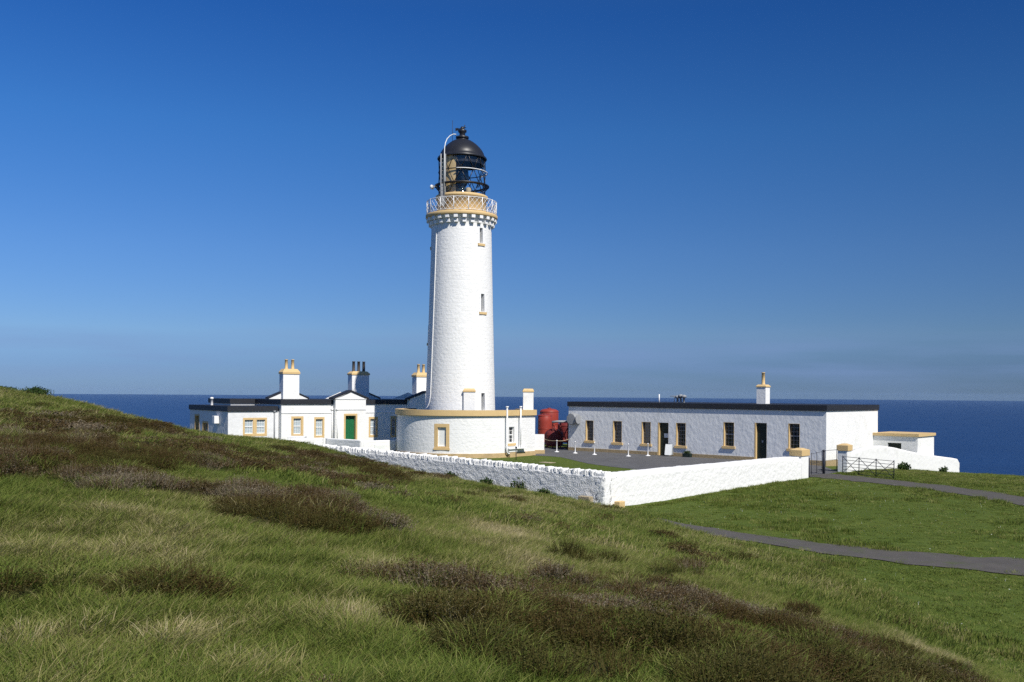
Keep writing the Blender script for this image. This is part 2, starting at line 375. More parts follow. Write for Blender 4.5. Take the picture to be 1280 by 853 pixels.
for nm, arr in (('heath', GH), ('lawn', GL), ('dry', dry(GX, GY))):
    at = me.attributes.new(nm, 'FLOAT', 'POINT'); at.data.foreach_set('value', arr.ravel().astype(np.float32))
go = bpy.data.objects.new('ground', me); COL.objects.link(go); go['kind'] = 'structure'
def ground_mat():
    m, t, b = nodes('turf'); n = t.nodes.new; l = t.links.new
    b.inputs['Roughness'].default_value = .95; b.inputs['Specular IOR Level'].default_value = .1
    tc = n('ShaderNodeTexCoord')
    def noise(s, d=6, r=.65):
        z = n('ShaderNodeTexNoise'); z.inputs['Scale'].default_value = s; z.inputs['Detail'].default_value = d; z.inputs['Roughness'].default_value = r; l(tc.outputs['Object'], z.inputs[0]); return z.outputs[0]
    def mix(f, a, c):
        x = n('ShaderNodeMix'); x.data_type = 'RGBA'
        for s, v in ((0, f), (6, a), (7, c)):
            if isinstance(v, tuple): x.inputs[s].default_value = (*v, 1)
            elif isinstance(v, (int, float)): x.inputs[s].default_value = v
            else: l(v, x.inputs[s])
        return x.outputs[2]
    def rng_(v, a, c):
        r = n('ShaderNodeMapRange'); r.inputs[1].default_value = a; r.inputs[2].default_value = c; l(v, r.inputs[0]); return r.outputs[0]
    def attr(k):
        a = n('ShaderNodeAttribute'); a.attribute_name = k; return a.outputs['Fac']
    rough = mix(rng_(noise(.8), .35, .65), (.072, .086, .020), (.115, .112, .034))
    rough = mix(rng_(noise(7), .4, .7), rough, (.040, .050, .014))
    rough = mix(attr('dry'), rough, (.12, .10, .042))
    hth = mix(rng_(noise(2.5), .4, .62), (.026, .019, .012), (.028, .026, .011))
    lawn = mix(rng_(noise(.28), .38, .62), (.074, .108, .018), (.096, .126, .024))
    lawn = mix(rng_(noise(3.5), .42, .72), lawn, (.058, .086, .016))
    lawn = mix(rng_(noise(1.3, 8, .75), .6, .74), lawn, (.098, .108, .036))
    c = mix(attr('lawn'), rough, lawn); c = mix(attr('heath'), c, hth)
    l(c, b.inputs['Base Color'])
    bp = n('ShaderNodeBump'); bp.inputs['Distance'].default_value = .05; l(noise(14, 5), bp.inputs['Height']); l(bp.outputs[0], b.inputs['Normal'])
    return m
me.materials.append(ground_mat())

# sea: a disc whose rim is the true horizon distance for this height, so it dips as the real sea does
mb = MB(); rings = [5, 60, 120, 200, 350, 700, 1500, 4000, 9000, 18400]; k = 96
mb.lathe([(r, -75) for r in reversed(rings)], n=k, smooth=False)
sea = mb.build('sea', None or M['soil']); sea['kind'] = 'structure'
def sea_mat():
    m, t, b = nodes('sea_water'); n = t.nodes.new; l = t.links.new
    tc = n('ShaderNodeTexCoord'); mp = n('ShaderNodeMapping'); mp.inputs['Scale'].default_value = (.004, .012, .01); l(tc.outputs['Object'], mp.inputs[0])
    z = n('ShaderNodeTexNoise'); z.inputs['Scale'].default_value = 1; z.inputs['Detail'].default_value = 8; l(mp.outputs[0], z.inputs[0])
    x = n('ShaderNodeMix'); x.data_type = 'RGBA'; x.inputs[6].default_value = (.005, .024, .086, 1); x.inputs[7].default_value = (.009, .038, .122, 1); l(z.outputs[0], x.inputs[0]); l(x.outputs[2], b.inputs['Base Color'])
    b.inputs['Roughness'].default_value = .4; b.inputs['Specular IOR Level'].default_value = .3
    wv = n('ShaderNodeTexNoise'); wv.inputs['Scale'].default_value = .08; wv.inputs['Detail'].default_value = 6; l(tc.outputs['Object'], wv.inputs[0])
    bp = n('ShaderNodeBump'); bp.inputs['Distance'].default_value = 4; bp.inputs['Strength'].default_value = .8; l(wv.outputs[0], bp.inputs['Height']); l(bp.outputs[0], b.inputs['Normal'])
    return m
sea.data.materials[0] = sea_mat()

# ------------------------------------------------------------------ yard, drive and track: sheets just above the turf
def sheet(name, poly, lift, m, step=1.2):
    bm = bmesh.new(); vs = [bm.verts.new((p[0], p[1], 0)) for p in poly]; bm.faces.new(vs)
    bmesh.ops.triangulate(bm, faces=bm.faces[:])
    for _ in range(4):
        long = [e for e in bm.edges if e.calc_length() > step]
        if not long: break
        bmesh.ops.subdivide_edges(bm, edges=long, cuts=1); bmesh.ops.triangulate(bm, faces=bm.faces[:])
    xy = np.array([v.co[:2] for v in bm.verts]); z = surf(xy[:, 0], xy[:, 1])[0]
    for v, q in zip(bm.verts, z): v.co.z = q+lift
    bmesh.ops.recalc_face_normals(bm, faces=bm.faces[:])
    me = bpy.data.meshes.new(name); bm.to_mesh(me); bm.free()
    if sum(p.normal.z for p in me.polygons) < 0: me.flip_normals()
    me.materials.append(m); o = bpy.data.objects.new(name, me); COL.objects.link(o); o['kind'] = 'structure'; return o
def ribbon(name, pts, wd, lift, m):
    pts = [Vector((p[0], p[1], 0)) for p in pts]; dense = []
    for i in range(len(pts)-1):
        p0 = pts[max(i-1, 0)]; p1 = pts[i]; p2 = pts[i+1]; p3 = pts[min(i+2, len(pts)-1)]
        for k in range(12):
            t = k/12; dense.append(.5*((2*p1)+(p2-p0)*t+(2*p0-5*p1+4*p2-p3)*t*t+(3*p1-p0-3*p2+p3)*t**3))
    dense.append(pts[-1]); vs = []; nc = 5
    for i, p in enumerate(dense):
        d = (dense[min(i+1, len(dense)-1)]-dense[max(i-1, 0)]).normalized(); q = Vector((d.y, -d.x, 0))
        for c in range(nc):
            o = (c/(nc-1)-.5)*wd; o += (.55*(vnoise(np.array(i*.45), np.array(c*9.+3))-.5) if c in (0, nc-1) else 0); v = p+q*float(o); vs.append(v)
    xy = np.array([v[:2] for v in vs]); z = surf(xy[:, 0], xy[:, 1])[0]
    mb = MB(); mb.add([(a[0], a[1], b+lift) for a, b in zip(xy, z)], [(i*nc+c, i*nc+c+1, (i+1)*nc+c+1, (i+1)*nc+c) for i in range(len(dense)-1) for c in range(nc-1)], True)
    o = mb.build(name, m)
    if sum(p.normal.z for p in o.data.polygons) < 0: o.data.flip_normals()
    o['kind'] = 'structure'; return o
YARD = [(1.2, 76.6), (1.95, 75.9), (2.9, 75.3), (3.7, 74.4), (4.4, 71.6), (5.25, 67.9), (6.6, 65), (8.3, 62.6), (11, 59.4), (14, 57.6), (16.6, 57.6), (18.9, 59.4), (20.7, 61.9), (21.6, 67.6), (22.0, 68.5), (5.0, 83.4), (4.6, 88), (1.5, 88), (1.5, 80)]
sheet('yard', YARD, .012, M['tarmac'])
ribbon('drive', [(18.3, 59.6), (19.3, 58), (20.9, 55.6), (22.8, 51.8), (24.0, 46.5), (24.7, 40), (25.2, 32), (25.5, 20), (25, 8)], 2.9, .02, M['road'])
ribbon('track', [(3.4, 37.2), (6.3, 35.0), (8.7, 33.3), (11.4, 31.1), (15.2, 28.9), (20, 26.4), (25.5, 23.5)], 2.75, .024, M['road'])

# ------------------------------------------------------------------ plants
def leaf_mat(name, ramp, transl=.25, rough=.7, spread=.30):
    m, t, b = nodes(name); n = t.nodes.new; l = t.links.new; o = t.nodes['Material Output']
    a = n('ShaderNodeAttribute'); a.attribute_type = 'INSTANCER'; a.attribute_name = 'tint'
    g = n('ShaderNodeNewGeometry'); ma = n('ShaderNodeMath'); ma.operation = 'MULTIPLY_ADD'; ma.inputs[1].default_value = spread; l(g.outputs['Random Per Island'], ma.inputs[0]); l(a.outputs['Fac'], ma.inputs[2])
    sb = n('ShaderNodeMath'); sb.operation = 'SUBTRACT'; sb.inputs[1].default_value = spread/2; l(ma.outputs[0], sb.inputs[0])
    r = n('ShaderNodeValToRGB'); l(sb.outputs[0], r.inputs[0]); e = r.color_ramp.elements
    e[0].position, e[0].color = ramp[0][0], (*ramp[0][1], 1); e[1].position, e[1].color = ramp[-1][0], (*ramp[-1][1], 1)
    for p, c in ramp[1:-1]:
        k = e.new(p); k.color = (*c, 1)
    b.inputs['Roughness'].default_value = rough; b.inputs['Specular IOR Level'].default_value = .2
    l(r.outputs[0], b.inputs['Base Color'])
    tr = n('ShaderNodeBsdfTranslucent'); l(r.outputs[0], tr.inputs[0])
    mx = n('ShaderNodeMixShader'); mx.inputs[0].default_value = transl; l(b.outputs[0], mx.inputs[1]); l(tr.outputs[0], mx.inputs[2]); l(mx.outputs[0], o.inputs[0]); return m
M['blade'] = leaf_mat('grass_blades', [(0, (.082, .126, .018)), (.3, (.152, .190, .034)), (.5, (.215, .215, .062)), (.72, (.36, .31, .15)), (1, (.50, .43, .26))], .3, spread=.62)
M['heath'] = leaf_mat('heather_sprigs', [(0, (.056, .054, .011)), (.35, (.062, .047, .011)), (.55, (.060, .035, .010)), (.75, (.090, .060, .026)), (1, (.20, .17, .12))], .1, spread=.5)
M['shrub'] = leaf_mat('shrub_leaves', [(0, (.030, .056, .012)), (.5, (.058, .10, .022)), (1, (.10, .13, .035))], .15)
hidden = {}
def proto(coll, name, mb, m):
    me = bpy.data.meshes.new(name); me.from_pydata(mb.v, [], mb.f); me.materials.append(m); me.update()
    o = bpy.data.objects.new(name, me); hidden.setdefault(coll, bpy.data.collections.new(coll)).objects.link(o)
def tuft(seed, nb, h, wd, rad, lean):
    r = random.Random(seed); mb = MB()
    for _ in range(nb):
        a = r.uniform(0, 6.283); d = rad*math.sqrt(r.random()); x, y = d*math.cos(a), d*math.sin(a)
        la = a+r.uniform(-1.0, 1.0); hh = h*r.uniform(.5, 1.1); ln = lean*r.uniform(.3, 1.3)*hh
        dx, dy = math.cos(la)*ln+.28*hh*lean, math.sin(la)*ln; ta = r.uniform(0, 6.283); wx, wy = math.cos(ta)*wd/2, math.sin(ta)*wd/2
        vs = []
        for t, wf in ((0, .9), (.4, 1), (.75, .65)):
            q = t**1.8; vs += [(x+dx*q-wx*wf, y+dy*q-wy*wf, hh*t*(1-.15*t*lean)), (x+dx*q+wx*wf, y+dy*q+wy*wf, hh*t*(1-.15*t*lean))]
        vs.append((x+dx, y+dy, hh*(1-.2*lean)))
        mb.add(vs, [(0, 1, 3, 2), (2, 3, 5, 4), (4, 5, 6)])
    return mb
for i in range(5): proto('grass_src', 'tuft%d' % i, tuft(i, 70, .14, .0040, .18, .9), M['blade'])
for i in range(4): proto('fargrass_src', 'fartuft%d' % i, tuft(20+i, 60, .16, .010, .30, .85), M['blade'])
for i in range(3): proto('lawn_src', 'lawntuft%d' % i, tuft(40+i, 40, .055, .012, .22, .9), M['blade'])
def sprig(seed, n, rad, h, leaf):
    r = random.Random(seed); mb = MB()
    for _ in range(n):
        a = r.uniform(0, 6.283); d = rad*math.sqrt(r.random()); bx, by = d*math.cos(a), d*math.sin(a)
        top = h*(1-.55*(d/rad)**2)*r.uniform(.7, 1.15); ox, oy = bx*.25+r.uniform(-.03, .03), by*.25+r.uniform(-.03, .03)
        w = .004; z0 = max(0, top-.16)
        mb.add([(bx-w, by, z0), (bx+w, by, z0), (bx+ox, by+oy, top)], [(0, 1, 2)])
        for k in range(7):
            t = r.uniform(.15, 1); px, py, pz = bx+ox*t, by+oy*t, z0+(top-z0)*t
            u = Vector((r.gauss(0, 1), r.gauss(0, 1), r.gauss(.5, .8))).normalized()*leaf*r.uniform(.6, 1.2); v = Vector((r.gauss(0, 1), r.gauss(0, 1), r.gauss(0, 1))).normalized()*leaf*.42
            p = Vector((px, py, pz)); mb.add([p-v*.5, p+u*.5-v*.5, p+u, p+u*.5+v*.5], [(0, 1, 2, 3)])
    return mb
for i in range(4): proto('heath_src', 'sprig%d' % i, sprig(60+i, 80, .24, .19, .020), M['heath'])
for i in range(3): proto('farheath_src', 'farsprig%d' % i, sprig(80+i, 90, .40, .24, .045), M['heath'])
def scatter(name, P, rot, scl, tint, coll, kind='stuff'):
    me = bpy.data.meshes.new(name); me.vertices.add(len(P)); me.vertices.foreach_set('co', np.asarray(P, np.float32).ravel())
    k = len(hidden[coll].objects)
    for nm, ty, key, arr in (('rot', 'FLOAT_VECTOR', 'vector', rot), ('scl', 'FLOAT_VECTOR', 'vector', scl), ('tint', 'FLOAT', 'value', tint), ('pick', 'INT', 'value', rng.integers(0, k, len(P)))):
        at = me.attributes.new(nm, ty, 'POINT'); at.data.foreach_set(key, np.ascontiguousarray(arr, np.int32 if ty == 'INT' else np.float32).ravel())
    o = bpy.data.objects.new(name, me); COL.objects.link(o); o['kind'] = kind
    ng = bpy.data.node_groups.new(name, 'GeometryNodeTree')
    ng.interface.new_socket(name='Geometry', in_out='INPUT', socket_type='NodeSocketGeometry'); ng.interface.new_socket(name='Geometry', in_out='OUTPUT', socket_type='NodeSocketGeometry')
    n = ng.nodes.new; l = ng.links.new; gi = n('NodeGroupInput'); gout = n('NodeGroupOutput')
    ci = n('GeometryNodeCollectionInfo'); ci.inputs[0].default_value = hidden[coll]; ci.inputs[1].default_value = True; ci.inputs[2].default_value = True
    ip = n('GeometryNodeInstanceOnPoints'); ip.inputs['Pick Instance'].default_value = True
    def na(nm, ty):
        a = n('GeometryNodeInputNamedAttribute'); a.data_type = ty; a.inputs[0].default_value = nm; return a.outputs[0]
    l(gi.outputs[0], ip.inputs['Points']); l(ci.outputs[0], ip.inputs['Instance'])
    l(na('pick', 'INT'), ip.inputs['Instance Index']); l(na('rot', 'FLOAT_VECTOR'), ip.inputs['Rotation']); l(na('scl', 'FLOAT_VECTOR'), ip.inputs['Scale'])
    l(ip.outputs[0], gout.inputs[0])
    md = o.modifiers.new('scatter', 'NODES'); md.node_group = ng
    return o
def candidates(d0, d1, dens, marg=.10):
    """random ground points seen from the hillside between two distances (with a margin at the sides)"""
    out = []
    half = 640/1220+marg; xm = half*d1+2.5
    n = int(dens*(2*xm)*(d1-d0)); x = rng.uniform(-xm, xm, n); y = rng.uniform(d0, d1, n)
    k = np.abs(x) < half*y+2.5; return x[k], y[k]
def on_track(x, y):
    m = np.zeros(len(x), bool)
    for P, wd in (([(18.3, 59.6), (20.9, 55.6), (22.8, 51.8), (24.0, 46.5), (24.7, 40), (25.2, 32)], 1.3), ([(3.4, 37.2), (6.3, 35.0), (8.7, 33.3), (11.4, 31.1), (15.2, 28.9), (20, 26.4), (25.5, 23.5)], 1.12)):
        for (ax, ay), (bx, by) in zip(P[:-1], P[1:]):
            L2 = (bx-ax)**2+(by-ay)**2; t = np.clip(((x-ax)*(bx-ax)+(y-ay)*(by-ay))/L2, 0, 1)
            m |= np.hypot(x-ax-t*(bx-ax), y-ay-t*(by-ay)) < wd
    return m
def wall_clear(x, y):      # keep plants out of the wall itself and off the yard
    s = -((x-4.03)*.753-(y-42)*.658); q = (x-4.03)*.658+(y-42)*.753
    return ~((s > -.12) & (q > -.12) & ((s < 25) | (q > 22)))
def worn(x, y):            # the trodden way along the foot of the hill
    return np.exp(-((x-(8.6+.02*(y-17)**1.0+(fbm(y*.3, y*.1, 2)-.5)))/.9)**2)*sst(33, 24, y)
def lay(name, x, y, coll, s0, s1, tint, zscale=1.0, sink=.02):
    z = surf(x, y)[0]; n = len(x)
    rot = np.c_[rng.normal(0, .1, n), rng.normal(0, .1, n), rng.uniform(0, 6.283, n)]
    s = rng.uniform(s0, s1, n)*(np.ones(n)); scl = np.c_[s, s, s*zscale]
    return scatter(name, np.c_[x, y, z-sink], rot, scl, tint, coll)
def join(*pairs): return np.concatenate([p[0] for p in pairs]), np.concatenate([p[1] for p in pairs])
def grass_tint(x, y):
    return np.clip(.25+.50*dry(x, y)**1.2+.36*(fbm(x*.28+5, y*.28, 3)-.5)+rng.normal(0, .07, len(x)), 0, .95)
# rough hill grass, near then far
x, y = join(candidates(2.5, 6, 330, .25), candidates(6, 10, 300), candidates(10, 17, 150))
k = (rng.random(len(x)) < (1-.72*heath(x, y))*(1-.75*worn(x, y))) & (lawnness(x, y) < .6); x, y = x[k], y[k]
tall = (.55+.48*fbm(x*.6+31, y*.6, 3))*(1-.55*worn(x, y))*(1+.25*patch('D', x, y).clip(0, 1))
lay('grass', x, y, 'grass_src', .75, 1.25, grass_tint(x, y), tall)
x, y = join(candidates(17, 30, 42), candidates(30, 62, 20))
k = (rng.random(len(x)) < (1-.9*heath(x, y))) & (lawnness(x, y) < .6) & wall_clear(x, y); x, y = x[k], y[k]
lay('grass', x, y, 'fargrass_src', .8, 1.3, grass_tint(x, y), .55+.6*fbm(x*.5+31, y*.5, 3))
# short grass of the plateau
x, y = join(candidates(9, 30, 26), candidates(30, 62, 12), candidates(62, 82, 5))
k = (lawnness(x, y) > .4) & ~on_track(x, y) & wall_clear(x, y); x, y = x[k], y[k]
rough_ = sst(.56, .68, fbm(x*.35+3, y*.35+9, 3))*sst(5, 9, x)
lay('turf_blades', x, y, 'lawn_src', .7, 1.3, np.clip(.20+.3*(fbm(x*.5, y*.5+60, 3)-.35)+.15*worn(x, y)+rng.normal(0, .06, len(x)), 0, .6), 1+2.2*rough_)
# heather
x, y = join(candidates(3, 10, 150, .25), candidates(10, 18, 95)); k = rng.random(len(x)) < heath(x, y)*1.05; x, y = x[k], y[k]
ht = lambda x, y: np.clip(.06+1.7*(fbm(x*.75+90, y*.75, 3)-.27)+.35*(fbm(x*3, y*3+20, 2)-.5)+rng.normal(0, .08, len(x)), 0, 1)
lay('heather', x, y, 'heath_src', .6, 1.25, ht(x, y), .38+.8*fbm(x*2.6+12, y*2.6, 3), .04)
x, y = candidates(18, 54, 26); k = (rng.random(len(x)) < heath(x, y)*1.05) & wall_clear(x, y); x, y = x[k], y[k]
lay('heather', x, y, 'farheath_src', .6, 1.2, ht(x, y), .45+.5*fbm(x*1.2+12, y*1.2, 3), .05)
# ------------------------------------------------------------------ the lighthouse
CX, CY = -4.07, 77.0
LH = thing('lighthouse', (CX, CY, 0), 'tall round white lighthouse with black domed lantern on an ochre-trimmed drum base', 'lighthouse')
def RT(z): return 2.86-.0325*z+.00022*z*z           # tower radius, slight batter
def tower(th, z, d): r = RT(z)-d; return (CX+r*math.sin(th), CY-r*math.cos(th), z)
dg = R
TW = [(dg(38.6), dg(46.6), 16.39, 17.59), (dg(40.4), dg(48.8), 11.1, 12.5), (dg(38.8), dg(46.6), 3.5, 4.85), (dg(-92), dg(-83), 16.3, 17.7), (dg(-92), dg(-84), 8.75, 9.95)]
mb = MB(); mb.wall(tower, dg(-180), dg(180), 2.9, 18.05, TW, .32, ns=96, nz=40, us=2.6, smooth=True)
mb.build('tower', M['masonry'], LH)
for i, h in enumerate(TW):
    m = dg(3.2); sur = (h[0]-m, h[1]+m, h[2]-.02 if i != 2 else h[2], h[3]+.17)
    window(LH, tower, h, .3, sur, bars=(2, 3), frame='grey', pane='glass', surmat='white', surproud=.02, fw=.05, meet=False, usc=.4,
           sill=None if i == 2 else (h[0]-dg(4), h[1]+dg(4), h[2]-.2, h[2]-.02, .09))
# gallery on two tiers of corbels
mb = MB(); mb.lathe([(RT(17.9), 17.9), (2.40, 18.1), (2.52, 18.30), (2.66, 18.46), (2.66, 18.5)], (CX, CY), 72)
gal = mb.build('gallery', M['white'], LH)
mb = MB(); mb.lathe([(2.60, 18.495), (2.80, 18.495), (2.83, 18.53), (2.83, 18.75), (2.79, 18.79), (1.8, 18.79)], (CX, CY), 72); mb.build('gallery_cornice', M['tan'], gal)
cb = MB()
S0 = lambda s, z, d: (CX+s, CY-d, z)
cb.sbox(S0, -.155, .155, 18.23, 18.492, 2.77, 2.42); cb.sbox(S0, -.15, .15, 17.90, 18.16, 2.60, 2.28)
c0 = cb.build('corbel', M['white'], gal, .02)
for i in range(25):
    a = dg(-168+14.4*i+3)
    o = c0 if i == 0 else c0.copy()
    if i: COL.objects.link(o)
    o.rotation_euler = (0, 0, a)
# railing: lattice panels between posts
RR, Z0, Z1 = 2.74, 18.82, 19.83
pt = lambda a, z, r=RR: (CX+r*math.sin(a), CY-r*math.cos(a), z)
mb = MB()
for z in (Z1, Z0+.06): mb.tube([pt(dg(5*i), z) for i in range(73)], .026 if z == Z1 else .02, 6, cap=False)
nd = 45
for i in range(nd):
    a = 2*math.pi*i/nd; da = 2*math.pi/nd*2.0
    for s in (1, -1): mb.tube([pt(a+s*da*t/4, Z0+.06+(Z1-Z0-.06)*t/4) for t in range(5)], .014, 5, cap=False)
rail = mb.build('gallery_railing', M['white'], LH)
mb = MB(); mb.tube([(CX, CY-RR, Z0-.02), (CX, CY-RR, Z1+.03)], .032, 8); p0 = mb.build('railing_post', M['white'], rail)
for i in range(15):
    o = p0 if i == 0 else p0.copy()
    if i: COL.objects.link(o)
    o.rotation_euler = (0, 0, dg(24*i+14))
mb = MB()
for z in (19.12, 19.36, 19.6): mb.tube([pt(dg(5*i), z, 1.98) for i in range(73)], .012, 5, cap=False)
# lantern
mb = MB(); mb.lathe([(1.93, 18.79), (1.93, 20.02), (2.06, 20.05), (2.06, 20.27), (2.0, 20.31), (1.5, 20.31)], (CX, CY), 64); mu_ = mb.build('lantern_base', M['tan'], LH)
mb = MB()
for i in range(7):
    mb = MB(); mb.box((CX+1.93*math.sin(dg(-35+17*i)), CY-1.93*math.cos(dg(-35+17*i))), (math.cos(dg(-35+17*i)), math.sin(dg(-35+17*i))), (-math.sin(dg(-35+17*i)), math.cos(dg(-35+17*i))), 18.85, 18.97, .11, .06)
    mb.build('vent_cover', M['darkred'], mu_)
RL, L0, L1 = 1.84, 20.31, 23.32
mb = MB(); nb = 11; tiers = [L0, 21.1, 22.18, L1]
for t in range(3):
    za, zb = tiers[t], tiers[t+1]
    for i in range(nb):
        a = 2*math.pi*(i+.5*(t % 2))/nb; h = math.pi/nb
        for s in (1, -1): mb.tube([pt(a, za, RL), pt(a+s*h, zb, RL)], .03, 6)
for z in tiers: mb.tube([pt(dg(5*i), z, RL) for i in range(73)], .04, 6, cap=False)
lf = mb.build('lantern_frame', M['black'], LH)
mb = MB(); mb.lathe([(RL-.05, L0), (RL-.05, L1)], (CX, CY), 48, smooth=True); mb.build('lantern_glass', M['lampglass'], lf)
mb = MB(); mb.lathe([(RL-.12, L0), (RL-.12, L1)], (CX, CY), 30, -178, -13, smooth=True); mb.build('blank_panel', M['tan'], lf)
mb = MB(); mb.lathe([(RL-.14, 22.75), (RL-.14, L1+.02)], (CX, CY), 30, -13, 182, smooth=True); mb.lathe([(RL-.14, L1-.02), (.02, L1+.3)], (CX, CY), 32); mb.build('inner_canopy', M['black'], lf)
mb = MB(); mb.lathe([(RL-.02, 21.04), (2.16, 21.06), (2.16, 21.14), (RL-.02, 21.16)], (CX, CY), 48)
for i in range(16): mb.tube([pt(dg(22.5*i), 20.75, RL), pt(dg(22.5*i), 21.06, 2.12)], .03, 5)
mb.build('cleaning_walkway', M['black'], LH)
mb = MB(); mb.tube([pt(dg(-10+4*i), 22.14+.02, 2.0) for i in range(36)], .035, 6)
for i in range(6): mb.tube([pt(dg(-8+27*i), 22.14, RL), pt(dg(-8+27*i), 22.16, 2.0)], .02, 5)
mb.build('handrail', M['white'], LH)
mb = MB(); prof = [(1.93, 23.20), (1.97, 23.26), (1.92, 23.36), (1.80, 23.46)]
for i in range(1, 13):
    t = i/12*math.pi/2; h_ = i/12; prof.append((.42+1.35*(1-h_**1.6)**.78, 23.46+1.36*h_))
prof = prof+[(.46, 24.84), (.52, 24.92), (.52, 25.03), (.30, 25.08), (.24, 25.12)]
mb.lathe(prof, (CX, CY), 48); dome = mb.build('dome', M['black'], LH)
mb = MB(); mb.lathe([(.24, 25.1), (.22, 25.3), (.34, 25.42), (.34, 25.56), (.18, 25.62), (.16, 25.74), (.10, 25.84), (.01, 25.86)], (CX, CY), 20)
mb.tube([(CX-.48, CY, 25.62), (CX+.30, CY, 25.78)], .035, 6); mb.hexa([(CX-.55, CY-.02, 25.5), (CX-.3, CY-.02, 25.55), (CX-.3, CY+.02, 25.55), (CX-.55, CY+.02, 25.5), (CX-.55, CY-.02, 25.72), (CX-.3, CY-.02, 25.74), (CX-.3, CY+.02, 25.74), (CX-.55, CY+.02, 25.72)])
mb.tube([(CX+.12, CY, 25.7), (CX+.2, CY, 25.98)], .035, 6)
mb.build('ventilator', M['black'], dome)
mb = MB(); mb.tube([(CX-.76, CY-.3, 24.5), (CX-.76, CY-.3, 26.25)], .016, 6); mb.tube([(CX-.35, CY-.2, 24.95), (CX-.76, CY-.3, 25.3)], .014, 5); mb.build('aerial', M['gate'], dome)
mb = MB(); arc = [(-.42, 24.93), (-.62, 24.95), (-.88, 24.82), (-1.10, 24.55), (-1.22, 24.2), (-1.27, 23.8)]
mb.tube([(CX+x, CY-1.15-max(0, 24.9-z)*.45, z) for x, z in arc]+[(CX-1.28, CY-1.70, 23.2), (CX-1.28, CY-1.72, 20.2)], .034, 8); mb.build('vent_pipe', M['blind'], LH)
mb = MB()
for dx in (-.17, .17): mb.tube([(CX-1.38+dx, CY-1.62, 18.8), (CX-1.38+dx, CY-1.62, 23.3)], .05, 6)
mb.abox(CX-1.56, CX-1.20, CY-1.62, CY-1.5, 19.3, 21.0)
for i in range(14): mb.tube([(CX-1.55, CY-1.62, 19+.3*i), (CX-1.21, CY-1.62, 19+.3*i)], .02, 5)
mb.build('access_ladder', M['grey'], LH)
mb = MB(); mb.lathe([(.01, 20.78), (.14, 20.84), (.19, 20.98), (.14, 21.12), (.01, 21.17)], (CX-2.32, CY-.4), 14); mb.tube([(CX-1.8, CY-.4, 21.08), (CX-2.3, CY-.4, 20.98)], .03, 6); mb.build('signal_lamp', M['white'], LH)
mb = MB(); mb.lathe([(.5, L0), (.5, 20.7), (.3, 20.9), (.3, 21.15), (.40, 21.2), (.50, 21.5), (.54, 21.9), (.50, 22.3), (.36, 22.6), (.15, 22.75)], (CX, CY), 24); mb.build('lens', M['lens'], LH)
mb = MB(); mb.lathe([(.2, L0), (.2, 20.85), (.05, 20.9)], (CX+.55, CY-.75), 16); mb.build('lamp_pedestal', M['stone'], LH)
# conductor down the shaded side
mb = MB(); mb.tube([tower(dg(-51-3.6*(17.9-z)/14), z, -.03) for z in np.linspace(17.95, 4.6, 40)]+[tower(dg(-56.5), 4.1, -.04), tower(dg(-59), 3.75, -.12), tower(dg(-63), 3.5, -.3)], .035, 6); mb.build('conductor_cable', M['white'], LH)
# drum base: arc, then a straight flank to the east corner
RD = 4.95; PP = []
for i in range(-124, 54, 2): PP.append((CX+RD*math.sin(dg(i)), CY-RD*math.cos(dg(i))))
TX, TY = CX+RD*math.sin(dg(53)), CY-RD*math.cos(dg(53)); PP.append((TX, TY))
QX, QY = 1.83, 76.55; nseg = 8
for i in range(1, nseg+1): PP.append((TX+(QX-TX)*i/nseg, TY+(QY-TY)*i/nseg))
CORN = len(PP)-1
BK = [(.6, 81.2), (-5.5, 83.2)]
AL = [0]
for p, q in zip(PP[:-1], PP[1:]): AL.append(AL[-1]+math.hypot(q[0]-p[0], q[1]-p[1]))
NRM = []
for i in range(len(PP)):
    p = PP[max(i-1, 0)]; q = PP[min(i+1, len(PP)-1)]; d = math.hypot(q[0]-p[0], q[1]-p[1]); NRM.append(((q[1]-p[1])/d, -(q[0]-p[0])/d))
def drum(s, z, d):
    s = min(max(s, 0), AL[-1]); j = int(np.searchsorted(AL, s, 'right'))-1; j = min(max(j, 0), len(PP)-2); t = (s-AL[j])/(AL[j+1]-AL[j])
    p = [PP[j][k]+(PP[j+1][k]-PP[j][k])*t for k in (0, 1)]; n = [NRM[j][k]+(NRM[j+1][k]-NRM[j][k])*t for k in (0, 1)]
    return (p[0]-n[0]*d, p[1]-n[1]*d, z)
s_at = lambda deg: (deg+124)*dg(1)*RD
ST = AL[PP.index((TX, TY))]
BWIN = (s_at(-16.9), s_at(-8.9), .86, 2.31); SWIN = (ST-.18, ST+.52, 1.06, 2.30)
mb = MB(); mb.wall(drum, 0, AL[-1], .34, 3.12, [BWIN, SWIN], .22, ns=110, nz=6, smooth=True)
BACK = [PP[-1]]+BK+[PP[0]]
for p, q in zip(BACK[:-1], BACK[1:]): mb.add([(p[0], p[1], .0), (q[0], q[1], .0), (q[0], q[1], 3.3), (p[0], p[1], 3.3)], [(0, 1, 2, 3)])
dm = mb.build('drum_base', M['masonry'], LH)
OUT = lambda d: [drum(AL[i], 0, -d)[:2] for i in range(len(PP))]
